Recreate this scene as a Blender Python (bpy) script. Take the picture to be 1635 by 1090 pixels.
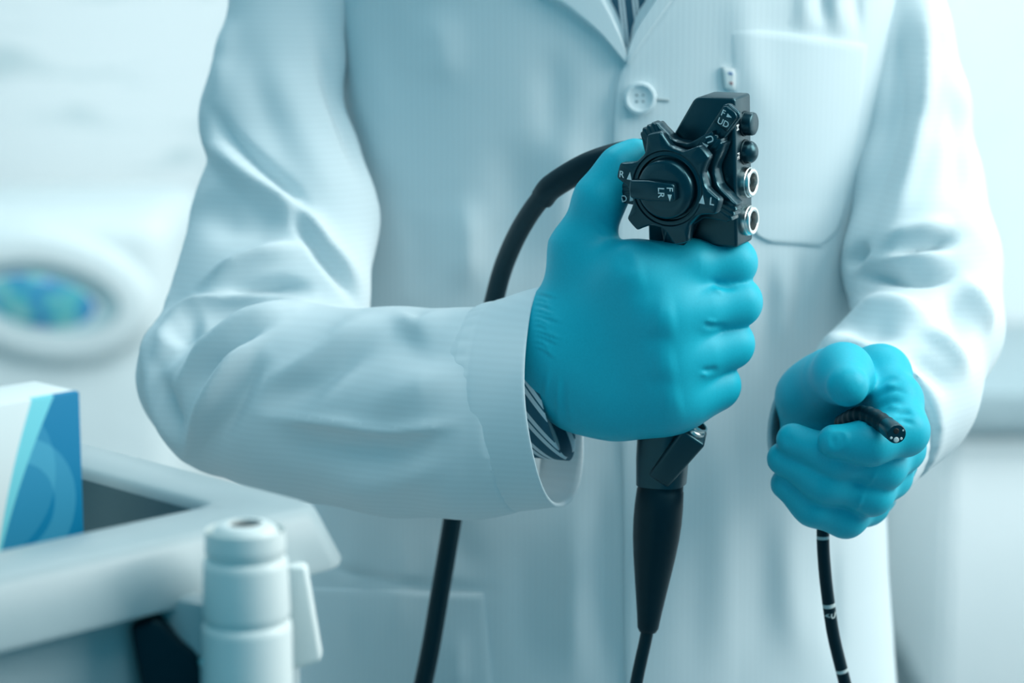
import bpy, bmesh, math, random
import numpy as np
from mathutils import Vector

for o in list(bpy.data.objects):
    bpy.data.objects.remove(o, do_unlink=True)
scene = bpy.context.scene
COL = scene.collection
random.seed(4)

# ------------------------------------------------------------------ camera, world, lights
PITCH = math.radians(10.0)
F = 85.0 / 36.0 * 1635.0
FW = np.array([0.0, math.cos(PITCH), -math.sin(PITCH)])
UP = np.array([0.0, math.sin(PITCH), math.cos(PITCH)])
RT = np.array([1.0, 0.0, 0.0])
CAM = np.array([0.0, 0.0, 1.10]) - FW * 1.25
cd = bpy.data.cameras.new('camera')
cam = bpy.data.objects.new('camera', cd)
COL.objects.link(cam)
cam.location = CAM
cam.rotation_euler = (math.radians(90) - PITCH, 0, 0)
cd.lens = 85.0
cd.sensor_width = 36.0
cd.clip_start = 0.05
cd.dof.use_dof = True
cd.dof.focus_distance = 1.225
cd.dof.aperture_fstop = 5.6
scene.camera = cam

world = bpy.data.worlds.new('room_light')
scene.world = world
world.use_nodes = True
bg = world.node_tree.nodes['Background']
bg.inputs[0].default_value = (0.05, 0.60, 0.86, 1)
bg.inputs[1].default_value = 0.45

def area(name, loc, target, size, energy, color, size_y=None):
    l = bpy.data.lights.new(name, 'AREA')
    l.energy = energy
    l.color = color
    l.size = size
    if size_y:
        l.shape = 'RECTANGLE'
        l.size_y = size_y
    o = bpy.data.objects.new(name, l)
    o.location = loc
    d = Vector(target) - Vector(loc)
    o.rotation_euler = d.to_track_quat('-Z', 'Y').to_euler()
    COL.objects.link(o)
    return o

area('window_light', (1.50, -0.20, 2.05), (0.10, 0.10, 1.12), 1.0, 31, (1.0, 1.0, 0.95), 1.1)
area('back_wall_fill', (0.6, 1.2, 3.0), (0.5, 2.6, 0.5), 3.4, 66, (0.93, 1.0, 1.0), 1.0)  # unseen fill added to brighten the back wall
area('front_fill', (0.35, -0.75, 2.55), (0.05, 0.1, 1.1), 1.0, 9, (0.95, 1.0, 0.97))  # unseen neutral fill added from above the front

scene.view_settings.view_transform = 'Standard'
scene.view_settings.look = 'None'
scene.view_settings.exposure = 0.0
scene.view_settings.gamma = 1.0
scene.view_settings.use_curve_mapping = False

# ------------------------------------------------------------------ helpers
def W(px, py, y):
    """point where the sight line of a photograph pixel meets the vertical plane y"""
    d = RT * ((px - 817.5) / F) + UP * ((545.0 - py) / F) + FW
    t = (y - CAM[1]) / d[1]
    return CAM + d * t

def mpp(p):
    return float(np.dot(np.asarray(p) - CAM, FW)) / F

def project(V):
    D = V - CAM
    z = D @ FW
    return np.stack([817.5 + F * (D @ RT) / z, 545.0 - F * (D @ UP) / z], 1)

WLOC = {}
def link(o, parent=None):
    COL.objects.link(o)
    if parent is not None:
        o.parent = parent
    return o

def thing(name, label, cat, loc, group=None):
    o = bpy.data.objects.new(name, None)
    o.empty_display_size = 0.05
    o.location = loc
    COL.objects.link(o)
    WLOC[o.name] = np.array(loc, float)
    o['label'] = label
    o['category'] = cat
    if group:
        o['group'] = group
    return o

def obj(name, V, Fc, mat, parent=None, smooth=True, label=None, kind=None, auto=None):
    V = np.asarray(V, float)
    if parent is not None:
        base = WLOC[parent.name]
    else:
        base = np.zeros(3)
    me = bpy.data.meshes.new(name)
    me.from_pydata((V - base).tolist(), [], [tuple(int(i) for i in f) for f in Fc])
    me.validate()
    me.polygons.foreach_set('use_smooth', [smooth] * len(me.polygons))
    if mat is not None:
        me.materials.append(mat)
    o = bpy.data.objects.new(name, me)
    link(o, parent)
    WLOC[o.name] = base
    if auto is not None:
        try:
            me.set_sharp_from_angle(angle=math.radians(auto))
        except Exception:
            pass
    if label:
        o['label'] = label
    if kind:
        o['kind'] = kind
    return o

def bm_arrays(bm):
    bm.verts.ensure_lookup_table()
    V = np.array([v.co[:] for v in bm.verts])
    Fc = [[v.index for v in f.verts] for f in bm.faces]
    bm.free()
    return V, Fc

def box(sx, sy, sz, bevel=0.0, seg=2):
    bm = bmesh.new()
    bmesh.ops.create_cube(bm, size=1.0)
    for v in bm.verts:
        v.co.x *= sx; v.co.y *= sy; v.co.z *= sz
    if bevel > 0:
        bmesh.ops.bevel(bm, geom=list(bm.edges), offset=bevel, segments=seg, affect='EDGES', profile=0.5)
    bm.normal_update()
    bm.verts.index_update()
    return bm_arrays(bm)

def prism(poly, z0, z1, bevel=0.0, seg=2):
    bm = bmesh.new()
    b = [bm.verts.new((p[0], p[1], z0)) for p in poly]
    t = [bm.verts.new((p[0], p[1], z1)) for p in poly]
    n = len(poly)
    bm.faces.new(b[::-1]); bm.faces.new(t)
    for i in range(n):
        j = (i + 1) % n
        bm.faces.new((b[i], b[j], t[j], t[i]))
    bmesh.ops.recalc_face_normals(bm, faces=list(bm.faces))
    if bevel > 0:
        ed = [e for e in bm.edges if len(e.link_faces) == 2 and e.calc_face_angle() > 0.6]
        bmesh.ops.bevel(bm, geom=ed, offset=bevel, segments=seg, affect='EDGES', profile=0.5)
    bm.verts.index_update()
    return bm_arrays(bm)

def frame_from(axis, hint=(0, 0, 1)):
    a = np.array(axis, float); a /= np.linalg.norm(a)
    h = np.asarray(hint, float)
    if abs(a @ h) > 0.95 * np.linalg.norm(h):
        h = np.array([1.0, 0, 0])
    u = np.cross(h, a); u /= np.linalg.norm(u)
    v = np.cross(a, u)
    return u, v, a

def lathe(p0, axis, prof, n=32, cap0=True, cap1=True):
    """prof: list of (distance along axis, radius)"""
    u, v, a = frame_from(axis)
    p0 = np.asarray(p0, float)
    th = np.linspace(0, 2 * math.pi, n, endpoint=False)
    V = []
    for h, r in prof:
        V.append(p0 + a * h + r * (np.cos(th)[:, None] * u + np.sin(th)[:, None] * v))
    V = np.concatenate(V)
    Fc = []
    for i in range(len(prof) - 1):
        for j in range(n):
            k = (j + 1) % n
            Fc.append((i * n + j, i * n + k, (i + 1) * n + k, (i + 1) * n + j))
    if cap0:
        Fc.append(tuple(range(n))[::-1])
    if cap1:
        Fc.append(tuple(range((len(prof) - 1) * n, len(prof) * n)))
    return V, Fc

def merge(*parts):
    V = []; Fc = []; k = 0
    for v, f in parts:
        V.append(np.asarray(v)); Fc += [[i + k for i in q] for q in f]
        k += len(v)
    return np.concatenate(V), Fc

def catmull(P, n=10):
    P = np.asarray(P, float)
    Q = np.vstack([2 * P[0] - P[1], P, 2 * P[-1] - P[-2]])
    out = []
    for i in range(1, len(Q) - 2):
        p0, p1, p2, p3 = Q[i - 1], Q[i], Q[i + 1], Q[i + 2]
        for t in np.linspace(0, 1, n, endpoint=False):
            out.append(0.5 * (2 * p1 + (p2 - p0) * t + (2 * p0 - 5 * p1 + 4 * p2 - p3) * t * t + (3 * p1 - p0 - 3 * p2 + p3) * t ** 3))
    out.append(Q[-2])
    return np.array(out)

def sweep(path, radii, n=20, cap=True):
    path = np.asarray(path, float)
    m = len(path)
    radii = np.broadcast_to(np.asarray(radii, float), (m,))
    T = np.gradient(path, axis=0)
    T /= np.linalg.norm(T, axis=1)[:, None]
    u, v, _ = frame_from(T[0])
    th = np.linspace(0, 2 * math.pi, n, endpoint=False)
    V = []
    for i in range(m):
        u = u - T[i] * (u @ T[i]); u /= np.linalg.norm(u)
        v = np.cross(T[i], u)
        V.append(path[i] + radii[i] * (np.cos(th)[:, None] * u + np.sin(th)[:, None] * v))
    V = np.concatenate(V)
    Fc = []
    for i in range(m - 1):
        for j in range(n):
            k = (j + 1) % n
            Fc.append((i * n + j, i * n + k, (i + 1) * n + k, (i + 1) * n + j))
    if cap:
        Fc.append(tuple(range(n))[::-1]); Fc.append(tuple(range((m - 1) * n, m * n)))
    return V, Fc

# ---------------------------------------------------------- implicit surfaces
def smin(a, b, k):
    h = np.clip(0.5 + 0.5 * (b - a) / k, 0, 1)
    return b * (1 - h) + a * h - k * h * (1 - h)

def cone(P, a, b, ra, rb):
    a = np.asarray(a, np.float32); b = np.asarray(b, np.float32)
    ba = b - a
    pa = P - a
    h = np.clip((pa @ ba) / max(float(ba @ ba), 1e-12), 0, 1)
    d = pa - h[:, None] * ba
    return np.sqrt(np.einsum('ij,ij->i', d, d)) - (ra + (rb - ra) * h)

def ellipsoid(P, c, r):
    q = (P - np.asarray(c, np.float32)) / np.asarray(r, np.float32)
    k = np.sqrt(np.einsum('ij,ij->i', q, q))
    return (k - 1.0) * float(min(r))

def chain(P, pts, k):
    d = None
    for (a, ra), (b, rb) in zip(pts[:-1], pts[1:]):
        e = cone(P, a, b, ra, rb)
        d = e if d is None else smin(d, e, k)
    return d

def J(px, py, y, r):
    """joint: pixel position, depth plane and radius in pixels at that depth"""
    p = W(px, py, y)
    return (p, r * mpp(p))

def surface(fn, lo, hi, h, relax=2):
    lo = np.asarray(lo, float); hi = np.asarray(hi, float)
    n = np.ceil((hi - lo) / h).astype(int) + 1
    ax = [(lo[i] + h * np.arange(n[i])).astype(np.float32) for i in range(3)]
    f = np.empty(n, np.float32)
    step = max(1, int(400000 // (n[1] * n[2])))
    for i in range(0, n[0], step):
        X, Y, Z = np.meshgrid(ax[0][i:i + step], ax[1], ax[2], indexing='ij')
        P = np.stack([X.ravel(), Y.ravel(), Z.ravel()], 1)
        f[i:i + step] = fn(P).reshape(X.shape)
    s = f < 0
    cnt = np.zeros(n - 1, np.int8)
    for a in (0, 1):
        for b in (0, 1):
            for c in (0, 1):
                cnt += s[a:n[0] - 1 + a, b:n[1] - 1 + b, c:n[2] - 1 + c]
    act = (cnt > 0) & (cnt < 8)
    idx = -np.ones(n - 1, np.int64)
    cells = np.argwhere(act)
    idx[act] = np.arange(len(cells))
    pos = np.zeros((len(cells), 3)); num = np.zeros(len(cells))
    corners = [(a, b, c) for a in (0, 1) for b in (0, 1) for c in (0, 1)]
    for A in corners:
        for axis in range(3):
            if A[axis]:
                continue
            B = list(A); B[axis] = 1
            ca = cells + np.array(A); cb = cells + np.array(B)
            fa = f[ca[:, 0], ca[:, 1], ca[:, 2]]; fb = f[cb[:, 0], cb[:, 1], cb[:, 2]]
            m = (fa < 0) != (fb < 0)
            t = fa[m] / (fa[m] - fb[m])
            q = np.tile(np.array(A, float), (m.sum(), 1)); q[:, axis] = t
            pos[m] += q; num[m] += 1
    V = lo + h * (cells + pos / num[:, None])
    quads = []
    for axis in range(3):
        o1, o2 = [(1, 2), (2, 0), (0, 1)][axis]
        sl0 = [slice(None)] * 3; sl1 = [slice(None)] * 3
        sl0[axis] = slice(0, n[axis] - 1); sl1[axis] = slice(1, n[axis])
        a = s[tuple(sl0)]; b = s[tuple(sl1)]
        e = np.argwhere(a != b)
        ok = (e[:, o1] > 0) & (e[:, o2] > 0) & (e[:, o1] < n[o1] - 1) & (e[:, o2] < n[o2] - 1)
        e = e[ok]
        inside = a[e[:, 0], e[:, 1], e[:, 2]]
        def cell(d1, d2):
            q = e.copy(); q[:, o1] -= d1; q[:, o2] -= d2
            return idx[q[:, 0], q[:, 1], q[:, 2]]
        q = np.stack([cell(1, 1), cell(0, 1), cell(0, 0), cell(1, 0)], 1)
        q[~inside] = q[~inside][:, ::-1]
        quads.append(q)
    Q = np.concatenate(quads)
    for _ in range(relax):
        V = smooth_mesh(V, Q, 0.5)
    return V, Q

def smooth_mesh(V, Q, w):
    acc = np.zeros_like(V); c = np.zeros(len(V))
    for i in range(4):
        a = Q[:, i]; b = Q[:, (i + 1) % 4]
        for d in range(3):
            acc[:, d] += np.bincount(a, V[b, d], len(V)) + np.bincount(b, V[a, d], len(V))
        c += np.bincount(a, minlength=len(V)) + np.bincount(b, minlength=len(V))
    return V * (1 - w) + w * acc / np.maximum(c, 1)[:, None]

def normals(V, Q):
    n = np.cross(V[Q[:, 2]] - V[Q[:, 0]], V[Q[:, 3]] - V[Q[:, 1]])
    N = np.zeros_like(V)
    for i in range(4):
        for d in range(3):
            N[:, d] += np.bincount(Q[:, i], n[:, d], len(V))
    return N / np.maximum(np.linalg.norm(N, axis=1), 1e-12)[:, None]

def line_dist(P2, L):
    """distance to a polyline, position along it (0..1) and signed side"""
    L = np.asarray(L, float)
    best = np.full(len(P2), 1e9); along = np.zeros(len(P2)); side = np.zeros(len(P2))
    seg = np.linalg.norm(np.diff(L, axis=0), axis=1)
    cum = np.concatenate([[0], np.cumsum(seg)]) / seg.sum()
    for i in range(len(L) - 1):
        ba = L[i + 1] - L[i]
        pa = P2 - L[i]
        h = np.clip((pa @ ba) / (ba @ ba), 0, 1)
        d = np.linalg.norm(pa - h[:, None] * ba, axis=1)
        m = d < best
        best[m] = d[m]
        along[m] = (cum[i] + h * (cum[i + 1] - cum[i]))[m]
        side[m] = np.sign(pa[:, 0] * ba[1] - pa[:, 1] * ba[0])[m]
    return best, along, side

def smooth_line(L):
    return catmull(np.asarray(L, float), 6) if len(L) > 2 else np.asarray(L, float)

def relief(P2, strokes):
    """height in metres from folds: (polyline, half width, height, skew)"""
    out = np.zeros(len(P2))
    for st in strokes:
        L, w, hgt = st[:3]
        skew = st[3] if len(st) > 3 else 0.0
        L = smooth_line(L)
        lo = L.min(0) - 3.2 * w; hi = L.max(0) + 3.2 * w
        m = np.all((P2 > lo) & (P2 < hi), axis=1)
        if not m.any():
            continue
        d, t, s = line_dist(P2[m], L)
        taper = np.clip(np.minimum(t, 1 - t) / 0.40, 0, 1)
        taper = taper * taper * (3 - 2 * taper) * 0.92 + 0.08
        ws = w * (1 + skew * s)
        out[m] += hgt * np.exp(-(d / ws) ** 2) * taper
    return out

def sculpt(V, Q, strokes, soft=1, fade=None):
    N = normals(V, Q)
    view = CAM - V
    view /= np.linalg.norm(view, axis=1)[:, None]
    facing = np.clip((np.einsum('ij,ij->i', N, view) + 0.1) / 0.5, 0, 1)
    P2 = project(V)
    if fade:
        facing = facing * np.clip((fade[0] - P2[:, 0]) / fade[1], 0, 1)
    V = V + N * (relief(P2, strokes) * facing)[:, None]
    for _ in range(soft):
        V = smooth_mesh(V, Q, 0.4)
    return V

# ------------------------------------------------------------------ materials
def material(name, color, rough=0.5, metal=0.0, spec=0.5, coat=0.0):
    m = bpy.data.materials.new(name)
    m.use_nodes = True
    b = m.node_tree.nodes['Principled BSDF']
    b.inputs['Base Color'].default_value = (*color, 1)
    b.inputs['Roughness'].default_value = rough
    b.inputs['Metallic'].default_value = metal
    b.inputs['Specular IOR Level'].default_value = spec
    b.inputs['Coat Weight'].default_value = coat
    return m

def nodes(m):
    t = m.node_tree
    return t, t.nodes['Principled BSDF']

def add_noise(m, scale, c0, c1, bump=0.0, dist=0.001, detail=3.0, rough=None):
    t, b = nodes(m)
    tc = t.nodes.new('ShaderNodeTexCoord')
    nz = t.nodes.new('ShaderNodeTexNoise')
    nz.inputs['Scale'].default_value = scale
    nz.inputs['Detail'].default_value = detail
    t.links.new(tc.outputs['Object'], nz.inputs['Vector'])
    if c0 is not None:
        r = t.nodes.new('ShaderNodeValToRGB')
        r.color_ramp.elements[0].position = 0.3; r.color_ramp.elements[1].position = 0.7
        r.color_ramp.elements[0].color = (*c0, 1); r.color_ramp.elements[1].color = (*c1, 1)
        t.links.new(nz.outputs['Fac'], r.inputs['Fac'])
        t.links.new(r.outputs['Color'], b.inputs['Base Color'])
    if bump:
        bp = t.nodes.new('ShaderNodeBump')
        bp.inputs['Strength'].default_value = bump
        bp.inputs['Distance'].default_value = dist
        t.links.new(nz.outputs['Fac'], bp.inputs['Height'])
        t.links.new(bp.outputs['Normal'], b.inputs['Normal'])
    return nz

def cloth_material(name, color, axis, rib=0.05):
    m = material(name, color, 0.85, 0, 0.15)
    t, b = nodes(m)
    tc = t.nodes.new('ShaderNodeTexCoord')
    wv = t.nodes.new('ShaderNodeTexWave')
    wv.wave_type = 'BANDS'; wv.bands_direction = axis; wv.wave_profile = 'SIN'
    wv.inputs['Scale'].default_value = 90.0
    wv.inputs['Distortion'].default_value = 1.2
    wv.inputs['Detail'].default_value = 2.0
    wv.inputs['Detail Scale'].default_value = 0.5
    t.links.new(tc.outputs['Object'], wv.inputs['Vector'])
    nz = t.nodes.new('ShaderNodeTexNoise')
    nz.inputs['Scale'].default_value = 900.0
    nz.inputs['Detail'].default_value = 2.0
    t.links.new(tc.outputs['Object'], nz.inputs['Vector'])
    ad = t.nodes.new('ShaderNodeMath'); ad.operation = 'ADD'
    t.links.new(wv.outputs['Fac'], ad.inputs[0])
    t.links.new(nz.outputs['Fac'], ad.inputs[1])
    bp = t.nodes.new('ShaderNodeBump')
    bp.inputs['Strength'].default_value = rib
    bp.inputs['Distance'].default_value = 0.0005
    t.links.new(ad.outputs[0], bp.inputs['Height'])
    t.links.new(bp.outputs['Normal'], b.inputs['Normal'])
    r = t.nodes.new('ShaderNodeValToRGB')
    r.color_ramp.elements[0].color = tuple(c * 0.975 for c in color) + (1,)
    r.color_ramp.elements[1].color = (*color, 1)
    t.links.new(wv.outputs['Fac'], r.inputs['Fac'])
    t.links.new(r.outputs['Color'], b.inputs['Base Color'])
    return m

M_coat = cloth_material('white_coat_cloth', (0.70, 0.79, 0.82), 'X')
M_sleeve = cloth_material('white_sleeve_cloth', (0.70, 0.79, 0.82), 'Z', 0.02)
def teal_gloss(m, c=(0.35, 0.85, 1.0)):
    m.node_tree.nodes['Principled BSDF'].inputs['Specular Tint'].default_value = (*c, 1)
M_trim = material('white_hem_cloth', (0.73, 0.82, 0.85), 0.85, 0, 0.15)
add_noise(M_trim, 700, None, None, 0.15, 0.0004)
M_glove = material('blue_nitrile', (0.008, 0.45, 0.58), 0.50, 0, 0.36)
add_noise(M_glove, 900, (0.007, 0.43, 0.56), (0.010, 0.465, 0.60), 0.05, 0.0003)
M_black = material('black_plastic', (0.001, 0.010, 0.017), 0.32, 0, 0.95)
add_noise(M_black, 500, (0.001, 0.009, 0.015), (0.0015, 0.011, 0.019), 0.04, 0.0002)
M_matt = material('matt_black_rubber', (0.004, 0.010, 0.017), 0.45, 0, 0.4)
add_noise(M_matt, 300, (0.0008, 0.006, 0.011), (0.0012, 0.008, 0.014), 0.03, 0.0002)
M_wheel = material('black_wheel_plastic', (0.007, 0.016, 0.024), 0.27, 0, 0.9)
add_noise(M_wheel, 400, (0.001, 0.011, 0.018), (0.0016, 0.014, 0.023), 0.05, 0.0002)
for m_ in (M_black, M_matt, M_wheel):
    teal_gloss(m_)
teal_gloss(M_glove, (0.7, 0.95, 1.0))
M_chrome = material('polished_steel', (0.80, 0.82, 0.80), 0.30, 1.0)
add_noise(M_chrome, 60, (0.74, 0.77, 0.75), (0.84, 0.86, 0.84))
M_bezel0 = material('grey_metal', (0.10, 0.16, 0.18), 0.35, 0.6); add_noise(M_bezel0, 90, (0.08, 0.14, 0.16), (0.12, 0.18, 0.20))
M_dark = material('dark_hole', (0.003, 0.005, 0.006), 0.6)
add_noise(M_dark, 80, (0.002, 0.004, 0.005), (0.004, 0.006, 0.007))
M_white = material('white_lettering', (0.80, 0.84, 0.84), 0.5)
add_noise(M_white, 300, (0.76, 0.80, 0.80), (0.84, 0.88, 0.88))
M_cart = material('pale_grey_plastic', (0.37, 0.45, 0.47), 0.38, 0, 0.4)
add_noise(M_cart, 40, (0.36, 0.44, 0.46), (0.38, 0.46, 0.48), 0.03, 0.0005)
M_post = material('white_plastic', (0.76, 0.81, 0.80), 0.38, 0, 0.4)
add_noise(M_post, 40, (0.72, 0.77, 0.76), (0.76, 0.81, 0.80), 0.02, 0.0005)
M_skin = material('skin', (0.62, 0.40, 0.30), 0.5)
add_noise(M_skin, 60, (0.58, 0.37, 0.28), (0.66, 0.43, 0.32), 0.1, 0.001)
M_hair = material('dark_hair', (0.03, 0.02, 0.015), 0.6)
add_noise(M_hair, 120, (0.02, 0.014, 0.010), (0.045, 0.03, 0.02), 0.4, 0.003)
M_trouser = material('navy_trousers', (0.03, 0.05, 0.09), 0.8)
add_noise(M_trouser, 300, (0.025, 0.045, 0.08), (0.035, 0.055, 0.10), 0.2, 0.001)
M_shoe = material('black_shoe_leather', (0.02, 0.02, 0.022), 0.4)
add_noise(M_shoe, 200, (0.015, 0.015, 0.017), (0.025, 0.025, 0.027), 0.2, 0.001)

def striped(name, axis_vec, freq, dark, light, width):
    m = material(name, light, 0.8)
    t, b = nodes(m)
    tc = t.nodes.new('ShaderNodeTexCoord')
    dt = t.nodes.new('ShaderNodeVectorMath'); dt.operation = 'DOT_PRODUCT'
    dt.inputs[1].default_value = axis_vec
    t.links.new(tc.outputs['Object'], dt.inputs[0])
    mu = t.nodes.new('ShaderNodeMath'); mu.operation = 'MULTIPLY'; mu.inputs[1].default_value = freq
    t.links.new(dt.outputs['Value'], mu.inputs[0])
    fr = t.nodes.new('ShaderNodeMath'); fr.operation = 'FRACT'
    t.links.new(mu.outputs[0], fr.inputs[0])
    r = t.nodes.new('ShaderNodeValToRGB'); r.color_ramp.interpolation = 'CONSTANT'
    e = r.color_ramp.elements
    e[0].position = 0.0; e[0].color = (*dark, 1)
    e[1].position = width; e[1].color = (*light, 1)
    k = e.new(width + (1 - width) * 0.42); k.color = (*dark, 1)
    k = e.new(width + (1 - width) * 0.58); k.color = (*light, 1)
    t.links.new(fr.outputs[0], r.inputs['Fac'])
    t.links.new(r.outputs['Color'], b.inputs['Base Color'])
    return m

# ------------------------------------------------------------------ setting
def wall_material():
    m = material('pale_wall_paint', (0.86, 0.88, 0.88), 0.6)
    t, b = nodes(m)
    tc = t.nodes.new('ShaderNodeTexCoord')
    mp = t.nodes.new('ShaderNodeMapping')
    mp.inputs['Rotation'].default_value = (0, math.radians(48), 0)
    mp.inputs['Scale'].default_value = (1.3, 1.0, 5.5)
    t.links.new(tc.outputs['Object'], mp.inputs['Vector'])
    nz = t.nodes.new('ShaderNodeTexNoise')
    nz.inputs['Scale'].default_value = 2.6; nz.inputs['Detail'].default_value = 4; nz.inputs['Distortion'].default_value = 0.4
    t.links.new(mp.outputs['Vector'], nz.inputs['Vector'])
    r = t.nodes.new('ShaderNodeValToRGB')
    r.color_ramp.elements[0].position = 0.33; r.color_ramp.elements[0].color = (0.62, 0.70, 0.71, 1)
    r.color_ramp.elements[1].position = 0.47; r.color_ramp.elements[1].color = (0.86, 0.88, 0.88, 1)
    t.links.new(nz.outputs['Fac'], r.inputs['Fac'])
    t.links.new(r.outputs['Color'], b.inputs['Base Color'])
    return m

M_wall = wall_material()
M_wall2 = material('white_wall_paint', (0.88, 0.90, 0.90), 0.7)
add_noise(M_wall2, 6, (0.86, 0.89, 0.89), (0.90, 0.92, 0.92), 0.05, 0.002)
M_floor = material('grey_vinyl_floor', (0.26, 0.32, 0.34), 0.45)
add_noise(M_floor, 30, (0.23, 0.29, 0.31), (0.29, 0.35, 0.37), 0.03, 0.001)

def slab(name, x0, x1, y0, y1, z0, z1, mat):
    V, Fc = box(x1 - x0, y1 - y0, z1 - z0)
    V = V + np.array([(x0 + x1) / 2, (y0 + y1) / 2, (z0 + z1) / 2])
    return obj(name, V, Fc, mat, None, False, kind='structure')

slab('floor', -3.2, 3.2, -2.4, 3.2, -0.1, 0.0, M_floor)
slab('wall_back', -3.2, -0.35, 3.0, 3.15, 0.0, 3.0, M_wall)
slab('wall_back', -0.35, 3.05, 3.0, 3.15, 0.0, 3.0, M_wall2)
slab('wall_left', -3.2, -3.05, -2.4, 3.0, 0.0, 3.0, M_wall2)
slab('wall_right', 3.05, 3.2, -2.4, 0.1, 0.0, 3.0, M_wall2)
slab('wall_right', 3.05, 3.2, 2.6, 3.0, 0.0, 3.0, M_wall2)
slab('wall_right', 3.05, 3.2, 0.1, 2.6, 0.0, 0.2, M_wall2)
slab('wall_right', 3.05, 3.2, 0.1, 2.6, 2.4, 3.0, M_wall2)
M_pane_glow = bpy.data.materials.new('added_pane_glow')  # emission for the added pane on the right
M_pane_glow.use_nodes = True
nt_ = M_pane_glow.node_tree
nt_.nodes.clear()
em = nt_.nodes.new('ShaderNodeEmission'); ou = nt_.nodes.new('ShaderNodeOutputMaterial')
gr = nt_.nodes.new('ShaderNodeTexNoise'); gr.inputs['Scale'].default_value = 0.8
rp = nt_.nodes.new('ShaderNodeValToRGB')
rp.color_ramp.elements[0].color = (0.86, 0.98, 1.0, 1); rp.color_ramp.elements[1].color = (0.95, 1.0, 1.0, 1)
nt_.links.new(gr.outputs['Fac'], rp.inputs['Fac']); nt_.links.new(rp.outputs['Color'], em.inputs['Color'])
em.inputs['Strength'].default_value = 1.9
nt_.links.new(em.outputs[0], ou.inputs[0])
light_pane = slab('added_light_pane', 3.10, 3.11, 0.1, 2.6, 0.2, 2.4, M_pane_glow)  # unseen glowing pane, added for reflections and light from the right
for k_, (y0_, y1_, z0_, z1_) in enumerate(((0.1, 0.16, 0.2, 2.4), (2.54, 2.6, 0.2, 2.4), (1.32, 1.38, 0.26, 2.34), (0.16, 2.54, 0.2, 0.26), (0.16, 2.54, 2.34, 2.4))):
    V, Fc = box(0.07, y1_ - y0_, z1_ - z0_, 0.004)
    obj('added_pane_frame', V + np.array([3.065, (y0_ + y1_) / 2, (z0_ + z1_) / 2]), Fc, M_wall2, light_pane, False)  # bars around the added pane
for i, (x0, x1) in enumerate(((-3.05, -0.35), (-0.35, 3.05))):
    slab('baseboard_back', x0, x1, 2.98, 3.0, 0.0, 0.09, M_post)

# ------------------------------------------------------------------ person
PX = 0.063
person = thing('person', 'person in white lab coat and blue gloves holding a black endoscope', 'person', (PX, 0.29, 0.0))

# coat body: front surface as a function of x and z
FOLD = []
def tstroke(pts, w, h, skew=0.0):
    L = [W(px, py, 0.18) for px, py in pts]
    FOLD.append(([(p[0], p[2]) for p in L], w * 0.00038, h * 0.001, skew))

tstroke([(735, 300), (745, 380), (738, 480)], 26, 5)
tstroke([(680, 10), (700, 80), (690, 150)], 34, 4)
tstroke([(630, 0), (625, 90), (640, 200)], 24, -3)
tstroke([(800, 200), (830, 330), (800, 480)], 40, -5)
tstroke([(905, 150), (900, 300), (880, 420)], 30, 4)
tstroke([(880, 60), (885, 200), (900, 260)], 26, -3)
tstroke([(660, 330), (670, 420), (650, 490)], 22, -3)
tstroke([(925, 760), (915, 900), (912, 1100)], 24, 6)
tstroke([(962, 720), (962, 900), (965, 1100)], 18, -4)
tstroke([(700, 820), (740, 880), (760, 920)], 26, -3)
tstroke([(640, 830), (640, 900), (620, 1050)], 24, 3)
tstroke([(850, 830), (840, 950), (850, 1090)], 28, -3)
tstroke([(560, 830), (555, 940), (560, 1090)], 20, 3)
tstroke([(740, 990), (730, 1040), (735, 1100)], 14, 2.5)
tstroke([(1250, 400), (1258, 480), (1250, 580)], 16, 3)
tstroke([(1285, 400), (1280, 470), (1275, 560)], 12, -2.5)
tstroke([(1225, 410), (1225, 520), (1215, 620)], 14, -2.5)
tstroke([(1290, -60), (1288, 10), (1290, 60)], 16, 3)
tstroke([(1340, -60), (1345, 10), (1355, 70)], 16, 3.5)
tstroke([(1318, -60), (1318, 10), (1325, 55)], 10, -3)
tstroke([(1370, -60), (1380, 30), (1385, 70)], 10, -3)
tstroke([(1180, -60), (1195, 100), (1230, 220)], 30, 2.5)
tstroke([(1110, 420), (1120, 640), (1150, 800), (1160, 1090)], 30, 2)
tstroke([(1205, 760), (1215, 900), (1200, 1100)], 34, -3)
tstroke([(1275, 780), (1260, 900), (1290, 1100)], 30, 3)
tstroke([(1130, 800), (1110, 900), (1100, 1100)], 28, -1.5)
tstroke([(1340, 860), (1335, 980), (1345, 1100)], 16, -3)

def half_w(z):
    return np.interp(z, [0.50, 0.80, 1.00, 1.15, 1.32, 1.40, 1.46, 1.50], [0.225, 0.20, 0.18, 0.172, 0.180, 0.175, 0.13, 0.07])
def half_d(z):
    return np.interp(z, [0.50, 0.80, 1.00, 1.15, 1.30, 1.40, 1.46, 1.50], [0.155, 0.135, 0.122, 0.118, 0.122, 0.112, 0.085, 0.055])
def mid_x(z):
    return np.interp(z, [0.5, 0.9, 1.32, 1.5], [0.052, 0.053, 0.067, 0.067])
CY = 0.292
EXP = 2.3

def fold(x, z):
    return relief(np.stack([x, z], 1), FOLD)

def front(x, z):
    x = np.atleast_1d(np.asarray(x, float)); z = np.atleast_1d(np.asarray(z, float))
    q = np.clip(np.abs((x - mid_x(z)) / half_w(z)), 0, 0.999)
    return CY - half_d(z) * (1 - q ** EXP) ** (1 / EXP) - fold(x, z) * np.clip((1 - q) / 0.12, 0, 1)

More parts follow.
